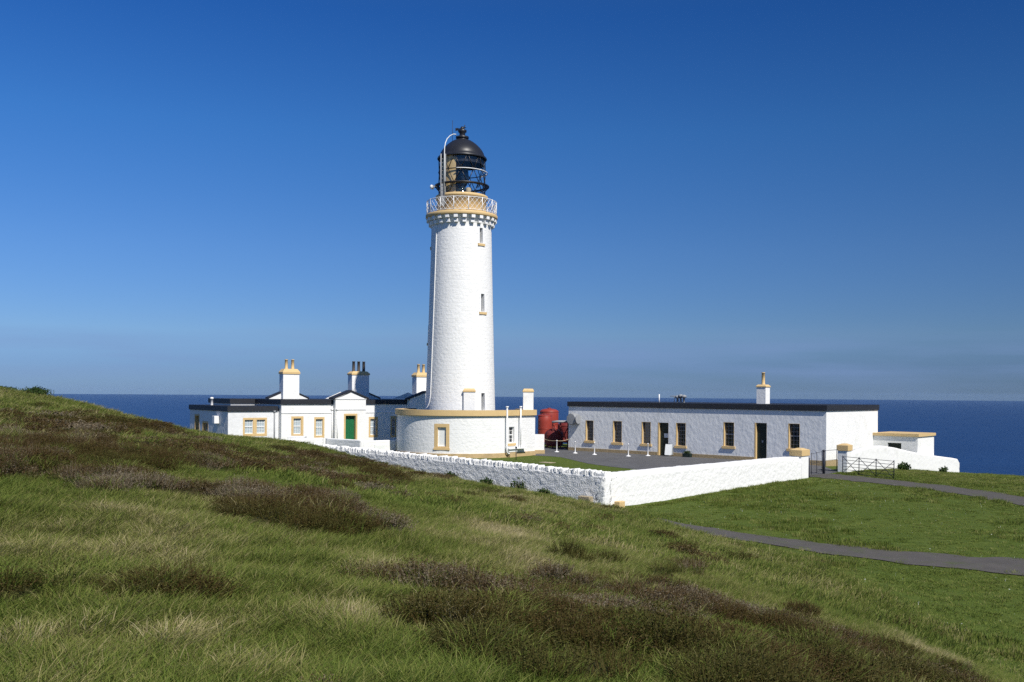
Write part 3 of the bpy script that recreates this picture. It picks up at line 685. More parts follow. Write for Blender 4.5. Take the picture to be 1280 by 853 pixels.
def skirt(name, z0, z1, proud, m, parent, topin=.4):
    mb = MB(); a = OUT(proud); b = OUT(-topin); e = [(QX+.02+proud*.6, QY+.05+proud*.2)]
    n = len(a); vs = [(x, y, z0) for x, y in a]+[(x, y, z1) for x, y in a]+[(x, y, z1) for x, y in b]+[(x, y, z0) for x, y in b]; fs = []
    for i in range(n-1): fs += [(i, i+1, n+i+1, n+i), (n+i, n+i+1, 2*n+i+1, 2*n+i), (3*n+i, 3*n+i+1, i+1, i)]
    fs += [(n-1, 4*n-1, 3*n-1, 2*n-1), (0, n, 2*n, 3*n)]
    mb.add(vs, fs, False); o = mb.build(name, m, parent)
    p0 = a[-1]; p1 = (BK[0][0]+proud, BK[0][1]); mb = MB()
    d = math.hypot(p1[0]-p0[0], p1[1]-p0[1]); u = ((p1[0]-p0[0])/d, (p1[1]-p0[1])/d); nn = (-u[1], u[0])
    mb.hexa([(x, y, z) for z in (z0+.002, z1-.002) for x, y in ((p0[0]+u[0]*.02, p0[1]+u[1]*.02), p1, (p1[0]+nn[0]*topin, p1[1]+nn[1]*topin), (p0[0]+nn[0]*topin, p0[1]+nn[1]*topin))])
    mb.build(name+'_return', m, parent); return o
skirt('drum_plinth', -.1, .345, .07, M['plinth'], dm, .3)
skirt('drum_cornice', 3.14, 3.56, .16, M['tan'], dm, .5)
mb = MB(); rf = [drum(AL[i], 0, .3)[:2] for i in range(len(PP))]+BK; mb.prism(rf, 3.2, 3.38); mb.build('drum_roof', M['felt'], dm)
w = window(dm, drum, BWIN, .16, (BWIN[0]-.24, BWIN[1]+.24, BWIN[2]-.2, BWIN[3]+.24), bars=(0, 0), pane='blind', frame='white', fw=.03, sill=(BWIN[0]-.27, BWIN[1]+.27, BWIN[2]-.25, BWIN[2]-.1, .08), name='blind_window')
w = window(dm, drum, SWIN, .22, (SWIN[0]-.12, SWIN[1]+.12, SWIN[2]-.02, SWIN[3]+.12), bars=(2, 4), surmat='white', sill=(SWIN[0]-.14, SWIN[1]+.14, SWIN[2]-.2, SWIN[2]-.02, .07))
for k, (s, zb) in enumerate(((ST-.62, .42), (ST+1.0, .55))):
    mb = MB(); p = lambda z, d: drum(s, z, d)
    mb.tube([p(3.84, -.24), p(.62 if k == 0 else zb, -.24)]+([p(.42, -.24), drum(s+.12, .30, -.24), drum(s+.5, .28, -.24)] if k == 0 else []), .06, 8)
    mb.tube([p(3.72, -.24), p(3.86, -.24)], [.07, .12], 10); mb.build('downpipe', M['white'], dm)
mb = MB(); mb.tube([drum(s_at(-78), 3.1, -.03), drum(s_at(-78), .3, -.03)], .03, 6); mb.build('conduit', M['white'], dm)
mb = MB(); mb.sbox(drum, ST-.45, ST+.5, .40, .61, -.30, -.02); mb.build('meter_box', M['blind'], dm)
mb = MB(); mb.sbox(drum, ST-.55, ST+1.7, .62, .70, -.42, -.02); mb.build('stone_shelf', M['white'], dm)
mb = MB(); mb.sbox(drum, ST-.35, ST+.45, -.05, .38, -.30, -.08); mb.build('shelf_base', M['plinth'], dm)
def stack(name, parent, c, u, hu, hw, z0, z1, capz, m='render', pots=(), capm='tan', over=.09, taper=.5, poth=.85, potm='tan'):
    u = Vector((*u, 0)).normalized(); w_ = Vector((-u.y, u.x, 0)); mb = MB(); mb.box(c, u, w_, z0, z1, hu, hw); o = mb.build(name, M[m], parent)
    mb = MB(); mb.box(c, u, w_, z1, z1+capz*.38, hu+over, hw+over)
    C3 = Vector((c[0], c[1], 0)); q = lambda a, b, z: tuple(C3+u*a+w_*b+Vector((0, 0, z)))
    A, B = hu+over, hw+over; a, b = hu*(1-taper*.4), hw*(1-taper*.4); za = z1+capz*.38+.001; zb = z1+capz
    mb.hexa([q(-A, -B, za), q(A, -B, za), q(A, B, za), q(-A, B, za), q(-a, -b, zb), q(a, -b, zb), q(a, b, zb), q(-a, b, zb)]); mb.build('chimney_cap', M[capm], o)
    for t in pots:
        p = C3+u*t; mb = MB(); mb.lathe([(.15, zb-.02), (.15, zb+.06), (.135, zb+.08), (.125, zb+poth-.06), (.145, zb+poth-.05), (.145, zb+poth), (.10, zb+poth), (.09, zb+poth-.3)], (p.x, p.y), 14); mb.build('chimney_pot', M[potm], o)
    return o
stack('chimney', dm, (1.27, 76.5), (1, .03), .40, .32, 3.4, 4.95, .26, taper=.35, over=.04)
stack('vent_shaft', dm, (-3.25, 74.32), (1, .05), .43, .2, 3.39, 4.93, .26, taper=.35, over=.05)

# ------------------------------------------------------------------ keepers' house, west of the tower
HO = (-11.85, 85.1); HU = (.81, .587); HV = (-.587, .81)
hp = lambda s, v: (HO[0]+HU[0]*s+HV[0]*v, HO[1]+HU[1]*s+HV[1]*v)
HS = thing('keepers_house', (*hp(-3, 4), 0), 'white single-storey house with black flat roof, green door and three chimneys', 'house')
def hplane(v, s0=0.0): o = hp(s0, v); return plane(o, HU, HV)
def hbox(mb, s0, s1, v0, v1, z0, z1): mb.prism([hp(s0, v0), hp(s1, v0), hp(s1, v1), hp(s0, v1)], z0, z1)
S1 = hplane(0); W1 = (-7.64, -6.94, 1.31, 2.64); W2 = (-5.65, -5.00, 1.15, 2.56); W3 = (-.55, .05, 1.10, 2.53); W4 = (1.58, 1.95, 1.05, 2.6)
mb = MB(); mb.wall(S1, -8.69, 6.3, -.1, 3.79, [W1, W2, W3, W4], .2)
side = lambda s: [(*hp(s, 0), -.1), (*hp(s, 9.5), -.1), (*hp(s, 9.5), 3.79), (*hp(s, 0), 3.79)]
mb.add(side(-8.69), [(0, 1, 2, 3)]); mb.add(side(6.3), [(3, 2, 1, 0)]); mb.add([(*hp(-8.69, 9.5), -.1), (*hp(6.3, 9.5), -.1), (*hp(6.3, 9.5), 3.79), (*hp(-8.69, 9.5), 3.79)], [(0, 1, 2, 3)])
wl = mb.build('wall', M['render'], HS)
mb = MB(); hbox(mb, -10.9, -8.7, 5.66, 11, -.1, 3.79); mb.build('rear_wing_wall', M['render'], HS)
mb = MB(); hbox(mb, -8.79, 6.4, -.1, 9.6, 3.79, 4.19); hbox(mb, -11.0, -8.79, 5.56, 11.1, 3.79, 4.188); rf = mb.build('roof', M['felt'], HS)
for W_, cu in ((W1, 'curtain'), (W2, 'curtain'), (W3, 'curtain'), (W4, 'glass')):
    m = .19 if W_ is W1 else .14
    window(HS, S1, W_, .17, (W_[0]-m, W_[1]+m, W_[2]-.18, W_[3]+.16), bars=(3, 4), pane=cu)
mb = MB(); mb.sbox(S1, -8.69, -4.1, 3.05, 3.12, -.045, 0); mb.sbox(S1, -1.2, 6.3, 3.05, 3.12, -.045, 0); mb.build('string_course', M['white'], HS)
# entrance bay with a pediment
SB = hplane(-.5); DR = (-3.17, -2.19, .0, 2.85)
mb = MB(); mb.wall(SB, -4.09, -1.24, -.1, 4.26, [DR], .34)
for s, fl in ((-4.09, 0), (-1.24, 1)):
    q = [(*hp(s, -.5), -.1), (*hp(s, -.1), -.1), (*hp(s, -.1), 4.26), (*hp(s, -.5), 4.26)]; mb.add(q, [(0, 1, 2, 3)])
mb.add([(*hp(-4.09, -.5), 4.26), (*hp(-1.24, -.5), 4.26), (*hp(-2.665, -.5), 4.86), (*hp(-4.09, 1.5), 4.26), (*hp(-1.24, 1.5), 4.26), (*hp(-2.665, 1.5), 4.86)], [(0, 1, 2), (3, 5, 4)])
bay = mb.build('entrance_bay', M['render'], HS)
def coping(parent, v0, v1, s0, s1, sm, ze, za, th=.14, name='pediment_coping'):
    mb = MB()
    for a, b in ((s0, sm), (s1, sm)):
        A0, A1, B0, B1 = hp(a, v0), hp(a, v1), hp(b, v0), hp(b, v1)
        p = [(*A0, ze), (*B0, za), (*B1, za), (*A1, ze)]; q = [(x, y, z+th) for x, y, z in p]
        mb.hexa(p+q if a < b else [p[1], p[0], p[3], p[2], q[1], q[0], q[3], q[2]])
    return mb.build(name, M['felt'], parent)
coping(bay, -.58, .35, -4.32, -1.0, -2.66, 4.22, 4.87)
mb = MB(); mb.sbox(SB, -4.12, -1.21, 3.33, 3.40, -.05, 0); mb.sbox(SB, -4.12, -1.21, 4.22, 4.27, -.05, 0); mb.build('string_course', M['white'], bay)
mb = MB(); mb.sbox(SB, DR[0]+.02, DR[1]-.02, DR[2], DR[3]-.02, .30, .345); d_ = mb.build('door', M['green'], HS)
mb = MB()
for a, b, c, e in ((.1, .42, .2, 1.15), (.54, .86, .2, 1.15), (.1, .42, 1.35, 2.6), (.54, .86, 1.35, 2.6)): mb.sbox(SB, DR[0]+a, DR[0]+b, c, e, .286, .3)
mb.build('door_panel', M['green'], d_)
mb = MB(); pz = .02
mb.sbox(SB, DR[0]-.14, DR[0]+.015, 0, 3.0, -pz, .002); mb.sbox(SB, DR[1]-.015, DR[1]+.14, 0, 3.0, -pz, .002); mb.sbox(SB, DR[0]+.015, DR[1]-.015, DR[3]-.015, 3.0, -pz, .002)
mb.sbox(SB, DR[0], DR[0]+.015, 0, DR[3], .004, .3); mb.sbox(SB, DR[1]-.015, DR[1], 0, DR[3], .004, .3); mb.build('door_surround', M['tan'], d_)
for s, v in ((-4.2, 0), (-3.93, -.5), (-9.1, .5)):
    zt = 3.3 if s > -5 else 3.15; mb = MB(); mb.tube([(*hp(s, v-.08), zt), (*hp(s, v-.08), 0)], .05, 8); mb.tube([(*hp(s, v-.08), zt-.05), (*hp(s, v-.08), zt+.12)], [.06, .12], 8); mb.build('downpipe', M['grey'] if s < -9 else M['white'], HS)
# service block
SS = hplane(.5); SA = (-11.60, -10.88, 1.40, 2.55); SB2 = (-10.60, -9.86, 1.40, 2.55)
mb = MB(); mb.wall(SS, -12.97, -8.72, -.1, 3.22, [SA, SB2], .2)
AC = hp(-12.97, .5); SL = plane(AC, (-HV[0], -HV[1]), HU)       # west face: s runs towards the viewer
LD = (-8.1, -7.05, .3, 2.72); LH_ = (-6.05, -4.8, .9, 2.16)
mb.wall(SL, -9.5, 0, -.1, 3.22, [LD, LH_], .35)
mb.add([(*hp(-12.97, 10), -.1), (*hp(-8.72, 10), -.1), (*hp(-8.72, 10), 3.22), (*hp(-12.97, 10), 3.22)], [(3, 2, 1, 0)])
sv = mb.build('service_block', M['roughcast'], HS)
mb = MB(); mb.wall(SS, -12.97, -8.72, -.1, 3.22, [SA, SB2], .0)
mb = MB(); hbox(mb, -13.05, -8.81, .4, 10.1, 3.22, 3.64); mb.build('service_roof', M['felt'], HS)
for W_ in (SA, SB2): window(HS, SS, W_, .15, (W_[0]-.14, W_[1]+.14, W_[2]-.2, W_[3]+.15), bars=(3, 4), pane='curtain')
mb = MB(); mb.sbox(SL, LD[0]+.01, LD[1]-.01, LD[2], LD[3], .30, .34); dd = mb.build('side_door', M['dkgreen'], HS)
mb = MB(); mb.sbox(SL, LD[0]-.1, LD[0]+.012, LD[2], LD[3]+.12, -.015, .29); mb.sbox(SL, LD[1]-.012, LD[1]+.1, LD[2], LD[3]+.12, -.015, .29); mb.sbox(SL, LD[0]+.012, LD[1]-.012, LD[3]-.012, LD[3]+.12, -.015, .29); mb.build('door_surround', M['tan'], dd)
window(HS, SL, LH_, .3, (LH_[0]-.12, LH_[1]+.12, LH_[2]-.15, LH_[3]+.14), bars=(2, 2), pane='glass')
mb = MB(); mb.sbox(SL, -2.55, -2.0, 2.2, 2.82, -.42, -.02); mb.build('wall_cabinet', M['white'], HS, .02)
mb = MB(); p = hp(-12.2, 6.6); mb.lathe([(.11, 3.6), (.11, 4.15), (.15, 4.16), (.15, 4.28), (.02, 4.33)], p, 12); mb.build('roof_vent', M['white'], HS)
# gabled block beside the tower, half in the tower's shadow
SG = hplane(-.6); mb = MB(); mb.wall(SG, 3.05, 6.23, -.1, 4.26)
for s in (3.05, 6.23): mb.add([(*hp(s, -.6), -.1), (*hp(s, -.02), -.1), (*hp(s, -.02), 4.26), (*hp(s, -.6), 4.26)], [(0, 1, 2, 3)])
mb.add([(*hp(3.05, -.6), 4.26), (*hp(6.23, -.6), 4.26), (*hp(4.64, -.6), 4.84), (*hp(3.05, 2.5), 4.26), (*hp(6.23, 2.5), 4.26), (*hp(4.64, 2.5), 4.84)], [(0, 1, 2), (3, 5, 4)])
gb = mb.build('gabled_block', M['render'], HS); coping(gb, -.68, -.1, 2.82, 6.46, 4.64, 4.20, 4.85)
# chimneys on little gablets
def gablet(s0, s1, v, ze, za):
    sm = (s0+s1)/2; mb = MB(); q = lambda s, vv, z: (*hp(s, vv), z)
    vs = [q(s0, v, 4.1), q(s1, v, 4.1), q(s1, v, ze), q(sm, v, za), q(s0, v, ze), q(s0, v+.5, 4.1), q(s1, v+.5, 4.1), q(s1, v+.5, ze), q(sm, v+.5, za), q(s0, v+.5, ze)]
    mb.add(vs, [(0, 1, 2, 3, 4), (9, 8, 7, 6, 5), (1, 6, 7, 2), (5, 0, 4, 9), (2, 7, 8, 3), (3, 8, 9, 4)]); o = mb.build('gablet', M['render'], HS)
    coping(o, v-.06, v+.56, s0-.12, s1+.12, sm, ze-.03, za+.02, .11, 'gablet_coping')
gablet(-7.6, -4.0, 5.35, 4.25, 5.0); gablet(-.7, 3.5, 5.95, 4.25, 5.05)
mid = lambda s0, s1, v0, v1: hp((s0+s1)/2, (v0+v1)/2)
stack('chimney', HS, mid(-6.53, -5.03, 4.8, 5.7), HU, .75, .42, 4.1, 6.38, .45, pots=(-.30, .30), poth=.84, over=.06)
stack('chimney', HS, mid(.42, 2.19, 5.5, 6.3), HU, .88, .42, 4.1, 6.42, .34, pots=(-.52, 0, .52), poth=.92, over=.06, potm='darkpot')
stack('chimney', HS, mid(6.87, 8.3, 4.8, 5.6), HU, .72, .42, 3.6, 6.33, .42, pots=(-.28, .28), poth=.8, over=.06)
mb = MB(); hbox(mb, 6.42, 10, 3, 9.5, -.1, 3.79); mb.build('east_wing_wall', M['render'], HS)

# ------------------------------------------------------------------ long store building on the right
BA = (.753, -.658); BB = (.658, .753); P1 = (4.85, 83.4)
bp_ = lambda s, v: (P1[0]+BA[0]*s+BB[0]*v, P1[1]+BA[1]*s+BB[1]*v)
ST_ = thing('store_building', (*bp_(11.4, 4.8), 0), 'long low white building with black flat roof, six windows and dark doors', 'building')
SF = plane(P1, BA, BB); LB, DB = 22.82, 9.6
RW = [(1.86, 2.64, .90, 2.60), (4.66, 5.51, .86, 2.62), (7.48, 8.30, .86, 2.62), (10.68, 11.51, .84, 2.62), (14.83, 15.67, .98, 2.78), (20.04, 20.86, 1.02, 2.82)]
RD_ = [(9.06, 9.95, .0, 2.60), (17.44, 18.32, .05, 2.80)]
mb = MB(); mb.wall(SF, 0, LB, -.5, 3.76, RW+RD_, .28, ns=30, nz=6)
c = [bp_(0, 0), bp_(LB, 0), bp_(LB, DB), bp_(0, DB)]
mb.add([(*c[2], -.9), (*c[3], -.9), (*c[3], 3.76), (*c[2], 3.76)], [(0, 1, 2, 3)]); mb.add([(*c[3], -.9), (*c[0], -.9), (*c[0], 3.76), (*c[3], 3.76)], [(0, 1, 2, 3)])
mb.build('front_wall', M['roughcast'], ST_)
SE = plane(bp_(LB, 0), BB, (-BA[0], -BA[1]))
mb = MB(); mb.wall(SE, 0, DB, -.9, 3.76); mb.build('gable_wall', M['render'], ST_)
mb = MB(); mb.prism([bp_(-.08, -.10), bp_(LB+.08, -.10), bp_(LB+.08, DB+.1), bp_(-.08, DB+.1)], 3.76, 4.17); rf = mb.build('roof', M['felt'], ST_)
mb = MB(); edges = [0]+[x for d in RD_ for x in d[:2]]+[LB]
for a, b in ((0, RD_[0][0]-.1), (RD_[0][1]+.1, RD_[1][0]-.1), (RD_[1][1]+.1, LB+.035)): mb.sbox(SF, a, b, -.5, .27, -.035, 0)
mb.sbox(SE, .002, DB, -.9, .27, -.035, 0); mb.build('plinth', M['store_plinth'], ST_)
for i, W_ in enumerate(RW):
    w = window(ST_, SF, W_, .24, (W_[0]-.05, W_[1]+.0, W_[2]-.0, W_[3]+.0), bars=(3, 6), frame='grey', pane='glass', surproud=.006, fw=.035, meet=i in (4, 5), sill=(W_[0]-.14, W_[1]+.12, W_[2]-.18, W_[2], .10))
for D_ in RD_:
    mb = MB(); mb.sbox(SF, D_[0]+.02, D_[1]-.02, D_[2], D_[3]-.02, .20, .25); dr = mb.build('door', M['dkgreen'], ST_)
    mb = MB(); mb.sbox(SF, D_[0]-.09, D_[0]+.015, D_[2], D_[3]+.01, -.008, .2); mb.sbox(SF, D_[1]-.015, D_[1]+.0, D_[2], D_[3], .002, .2); mb.build('door_surround', M['tan'], dr)
    if D_ is RD_[0]: mb = MB(); mb.sbox(SF, D_[0]+.38, D_[0]+.76, 1.42, 1.75, .185, .2); mb.build('notice', M['blind'], dr)
    else: mb = MB(); mb.sbox(SF, D_[0]+.4, D_[0]+.52, 1.35, 1.52, .17, .2); mb.build('letter_plate', M['grey'], dr)
stack('chimney', ST_, bp_(16.0, 4.0), BA, .38, .36, 4.1, 5.46, .2, pots=(0,), poth=.95, over=.045)
o = bp_(6.9, 3.4)
mb = MB(); mb.tube([(*o, 4.1), (*o, 4.85)], .05, 8); mb.build('roof_pole', M['white'], ST_)
for k, (a, hgt) in enumerate(((8.55, .62), (8.85, .70), (9.15, .66))):
    q = bp_(a, 3.6); mb = MB(); mb.lathe([(.08, 4.1), (.08, 4.1+hgt-.15), (.20, 4.1+hgt-.2), (.22, 4.1+hgt-.02), (.05, 4.1+hgt+.06)], q, 12); mb.build('cowl', M['grey'], ST_)
q = bp_(8.3, 3.5); mb = MB(); mb.tube([(*q, 4.1), (*q, 4.72)], .03, 6); mb.tube([(q[0]-.35, q[1], 4.7), (q[0]+.5, q[1], 4.7)], .03, 6); mb.build('aerial', M['grey'], ST_)
# round extractor drum on the front wall
FC = SF(.72, 2.70, 0); nv = Vector((-BB[0], -BB[1], 0)); mb = MB()
p = Vector(FC); mb.tube([p, p+nv*.1, p+nv*.55, p+nv*.62, p+nv*.63], [.42, .52, .52, .46, .02], 10, smooth=False); fan = mb.build('extractor_drum', M['grey'], ST_)
mb = MB(); e = p+nv*.34+Vector((BA[0], BA[1], 0))*.56; mb.tube([e, e+Vector((BA[0], BA[1], 0))*.05, e+Vector((BA[0], BA[1], 0))*.06], [.40, .40, .02], 16, smooth=False); mb.build('drum_flap', M['grey'], fan)
# outbuilding against the gable
OB = (27.7, 74.95); ob = lambda s, v: (OB[0]+BA[0]*s+BB[0]*v, OB[1]+BA[1]*s+BB[1]*v)
OT = thing('outbuilding', (*ob(1.7, 1.8), -.8), 'small white outbuilding with ochre coping and a dark square opening', 'outbuilding')
SO = plane(OB, BA, BB); mb = MB(); mb.wall(SO, 0.02, 3.39, -1.2, 1.82, [(1.16, 2.19, .3, 1.30)], .3)
q = [ob(0.02, 0), ob(3.39, 0), ob(3.39, 3.65), ob(0.02, 3.65)]
for i in (1, 2): mb.add([(*q[i], -1.5), (*q[(i+1) % 4], -1.5), (*q[(i+1) % 4], 1.82), (*q[i], 1.82)], [(0, 1, 2, 3)])
mb.build('wall', M['render'], OT)
mb = MB(); mb.prism([ob(.02, -.1), ob(3.5, -.1), ob(3.5, 3.75), ob(.02, 3.75)], 1.82, 2.03); mb.build('coping', M['tan'], OT)
mb = MB(); mb.sbox(SO, 1.16, 2.19, .3, 1.30, .25, .29); mb.build('opening_backing', M['dkgreen'], OT)  # dark sheet set in the opening to stand for its unlit inside

# ------------------------------------------------------------------ red air tanks between the two buildings
def tank(c, r, z0, zt, m, label, dome=.28, legs=True):
    T = thing('air_tank', (c[0], c[1], 0), label, 'tank', 'red air tanks beside the store building')
    mb = MB(); pr = [(.02, z0-.1), (r*.6, z0-.08), (r, z0+.12)]
    for i in range(5): pr.append((r, z0+.12+(zt-dome-z0-.12)*i/4))
    for i in range(1, 7): t = i/6*math.pi/2; pr.append((max(.02, r*math.cos(t)), zt-dome+dome*math.sin(t)))
    mb.lathe(pr, c, 28)
    mb.build('shell', M[m], T)
    mb = MB()
    for z in (z0+.5, (z0+zt)/2, zt-dome-.02): mb.lathe([(r+.002, z-.03), (r+.022, z-.02), (r+.022, z+.02), (r+.002, z+.03)], c, 28)
    mb.build('seam_band', M[m], T)
    mb = MB(); mb.lathe([(.16, zt-.05), (.16, zt+.06), (.02, zt+.08)], c, 12); mb.build('hatch', M['darkred'], T)
    for k in range(3):
        a = dg(30+120*k); x, y = c[0]+r*.75*math.sin(a), c[1]-r*.75*math.cos(a); mb = MB(); mb.tube([(x, y, -.05), (x, y, z0+.1)], .07, 6); mb.build('leg', M['darkred'], T)
    return T
tank((3.52, 92), .88, .5, 3.42, 'red', 'tallest red tank with a domed top, behind the others')
tank((3.02, 88.9), .64, .4, 2.92, 'red', 'narrow flat-topped red tank beside the short white wall', .08)
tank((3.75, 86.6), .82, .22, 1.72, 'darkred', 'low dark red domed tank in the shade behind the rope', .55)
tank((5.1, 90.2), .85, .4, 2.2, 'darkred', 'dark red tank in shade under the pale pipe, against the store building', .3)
PF = thing('pipe_frame', (4.2, 86.2, 0), 'dark red steel frame of braces under a pale grey pipe beside the tanks', 'frame')
mb = MB(); mb.tube([(3.55, 85.9, 2.32), (4.0, 85.8, 2.38), (4.95, 85.8, 2.38)], .10, 10); mb.build('pipe', M['grey'], PF)
for x in (3.62, 4.3, 4.95): mb = MB(); mb.abox(x-.05, x+.05, 85.95, 86.05, -.05, 2.3); mb.build('post', M['darkred'], PF)
for a, b in (((3.62, 2.2), (4.3, 1.2)), ((3.7, 2.2), (4.1, .9)), ((4.3, 1.9), (4.95, .4)), ((4.3, .5), (4.95, 1.9))): mb = MB(); mb.tube([(a[0], 85.9, a[1]), (b[0], 85.9, b[1])], .045, 6); mb.build('brace', M['red'], PF)
T = thing('yard_wall', (2.25, 78.7, 0), 'short white wall with ochre plinth joining the drum base beside the red tanks', 'wall')
mb = MB(); mb.abox(1.75, 2.62, 78.4, 78.8, .3, 1.55); mb.build('wall_face', M['render'], T)
mb = MB(); mb.abox(1.7, 2.67, 78.34, 78.86, -.05, .3); mb.build('plinth', M['plinth'], T)

# ------------------------------------------------------------------ walls
def rubble(S, L, topf, botf, th, step=.07, amp=.045, seed=0):
    """wall of painted field stones: every face a grid pushed in and out by stone-sized lumps"""
    mb = MB(); n = max(2, int(L/step)); nz = 24; r = np.random.default_rng(seed)
    def lump(s, z, k): return float((vnoise(np.array(s*5.5+k*31), np.array(z*7.5+k*7))-.5)*.6+(vnoise(np.array(s*12+k*11), np.array(z*14.))-.5)*1.1)*amp
    rows = []
    for i in range(n+1):
        s = L*i/n; b, t = botf(s), topf(s); row = []
        for j in range(nz+1): z = b+(t-b)*j/nz; row.append(S(s, z, lump(s, z, 0)))
        for j in range(1, 4): row.append(S(s, t+.03*math.sin(j/4*math.pi)+lump(s, j, 1)*.6, th*j/4))
        for j in range(nz, -1, -1): z = b+(t-b)*j/nz; row.append(S(s, z, th-lump(s, z, 2)))
        rows.append(row)
    m = len(rows[0]); mb.add([p for r_ in rows for p in r_], [(i*m+j, (i+1)*m+j, (i+1)*m+j+1, i*m+j+1) for i in range(n) for j in range(m-1)]+[tuple(range(m)), tuple(n*m+j for j in range(m-1, -1, -1))], True)
    return mb
def cope(S, L, topf, th, h=.2, seed=0, amp=1.0, lo=.14, hi=.26):
    r = random.Random(seed); mb = MB(); s = 0
    while s < L:
        w_ = r.uniform(lo, hi); e = min(s+w_*.97, L); z = topf(s); q = .05*amp
        hh = h*r.uniform(1-.3*amp, 1+.3*amp); tl = r.uniform(-.04, .04)*amp; f0 = r.uniform(-.02, .03)*amp; f1 = th+r.uniform(0, .05)*amp; j = lambda a: r.uniform(-a, a)*amp
        mb.hexa([S(s, z-.06, f0), S(e, z-.06, f0), S(e, z-.06, f1), S(s, z-.06, f1), S(s+tl+j(.02), z+hh+j(.03), f0+.025), S(e+tl+j(.02), z+hh+j(.03), f0+.025), S(e+tl, z+hh+j(.03), f1-.06), S(s+tl, z+hh+j(.03), f1-.06)]); s += w_
    return mb
Q0 = (4.03, 42.0)
BW = thing('boundary_wall', (Q0[0], Q0[1], 0), 'long white-painted rubble wall meeting at a corner below the lighthouse', 'wall')
SLF = plane(Q0, (-BA[0], -BA[1]), BB); LW = 26.0
SLr = lambda s, z, d: SLF(LW-s, z, d)
tl_ = lambda s: float(np.interp(s, [0, 13.2, 22.7, 27], [1.29, 1.54, 1.72, 1.79]))
def outz(P, off):        # ground level along the outer foot of a wall
    return lambda s: float(surf(np.array([P(s, 0, -.35)[0]]), np.array([P(s, 0, -.35)[1]]))[0][0])-off
gl = outz(SLr, .3)
mb = rubble(SLr, LW, lambda s: tl_(LW-s), lambda s: min(gl(s), tl_(LW-s)-.5), .5, amp=.026, seed=1); mb.build('wall_section', M['rubble'], BW)
mb = cope(SLr, LW, lambda s: tl_(LW-s)+.05, .5, .14, 3, 1.1, .075, .15); mb.build('coping_stones', M['rubble'], BW, .02)
SR = plane(Q0, BB, (-BA[0], -BA[1])); tr_ = lambda s: float(np.interp(s, [0, 17.5, 18.9, 19.5], [1.28, 1.20, 1.14, .92]))
gr = outz(SR, .3)
mb = rubble(SR, 19.5, tr_, gr, .5, amp=.022, seed=2); mb.build('wall_section', M['limewash'], BW)
mb = cope(SR, 19.45, tr_, .5, .15, 5, .22, .2, .42); mb.build('coping_stones', M['limewash'], BW, .03)
sq = lambda s, q: (Q0[0]-BA[0]*s+BB[0]*q, Q0[1]-BA[1]*s+BB[1]*q)
def pillar(s0, s1, q0, q1, z, cap, label):
    c = sq((s0+s1)/2, (q0+q1)/2); T = thing('gate_pillar', (*c, 0), label, 'pillar', 'white pillars either side of the drive')
    mb = MB(); mb.box(c, BA, BB, -.3, z, (s1-s0)/2-.05, (q1-q0)/2-.05); mb.build('shaft', M['render'], T, .03)
    mb = MB(); hu, hw = (s1-s0)/2+.0, (q1-q0)/2+.0; mb.box(c, BA, BB, z, z+cap*.75, hu, hw); u = Vector((*BA, 0)); w_ = Vector((*BB, 0)); C3 = Vector((*c, 0)); q = lambda a, b, zz: tuple(C3+u*a+w_*b+Vector((0, 0, zz))); za = z+cap*.75+.001
    mb.hexa([q(-hu, -hw, za), q(hu, -hw, za), q(hu, hw, za), q(-hu, hw, za), q(-hu*.3, -hw*.3, z+cap), q(hu*.3, -hw*.3, z+cap), q(hu*.3, hw*.3, z+cap), q(-hu*.3, hw*.3, z+cap)]); mb.build('cap', M['tan'], T)
pillar(0, .78, 19.5, 20.6, 1.32, .45, 'white gate pillar with ochre cap at the end of the long rubble wall')
pillar(0, .74, 26.2, 26.96, 1.36, .45, 'white gate pillar with ochre cap beside the curved white wall and field gate')
SW = thing('curved_wall', (*sq(0, 27), 0), 'smooth white wall with a rising and falling curved top running towards the sea', 'wall')
SWS = plane(sq(.1, 26.97), BB, (-BA[0], -BA[1])); tw = lambda s: float(np.interp(s, [0, 1.5, 3.2, 5.5, 8, 11, 14, 17, 20.5, 21.6, 22.2], [1.12, 1.34, 1.46, 1.44, 1.2, .82, .5, .22, -.08, -.2, -.55])); gw = outz(SWS, .35)
mb = rubble(SWS, 22.2, tw, lambda s: gw(s)-.9, .4, .2, .02, 4); mb.build('wall_face', M['render'], SW)
GW = thing('garden_wall', (-11.5, 74.2, 0), 'low white zigzag garden wall between the house and the drum base', 'wall')
def gsec(P, Qq, z, th=.32):
    d = Vector((Qq[0]-P[0], Qq[1]-P[1], 0)); L_ = d.length; u = d/L_; S = plane(P, (u.x, u.y), (-u.y, u.x)); mb = rubble(S, L_, lambda s: z, lambda s: -.2, th, .2, .02, 9); return mb.build('wall_section', M['masonry' if False else 'render'], GW), S, L_
gsec((-17.8, 73.66), (-14.85, 77.05), 1.2); gsec((-14.7, 77.05), (-11.45, 74.2), 1.17); _, GS, GLn = gsec((-11.3, 74.35), (-9.0, 76.5), 1.1)
mb = MB(); mb.sbox(GS, 1.0, 2.0, .35, .78, -.06, -.0); mb.build('coal_hatch', M['blind'], GW)
mb = MB(); mb.abox(-17.5, -16.2, 76.2, 77.2, 0, 1.35); mb.build('bunker', M['render'], GW, .03)

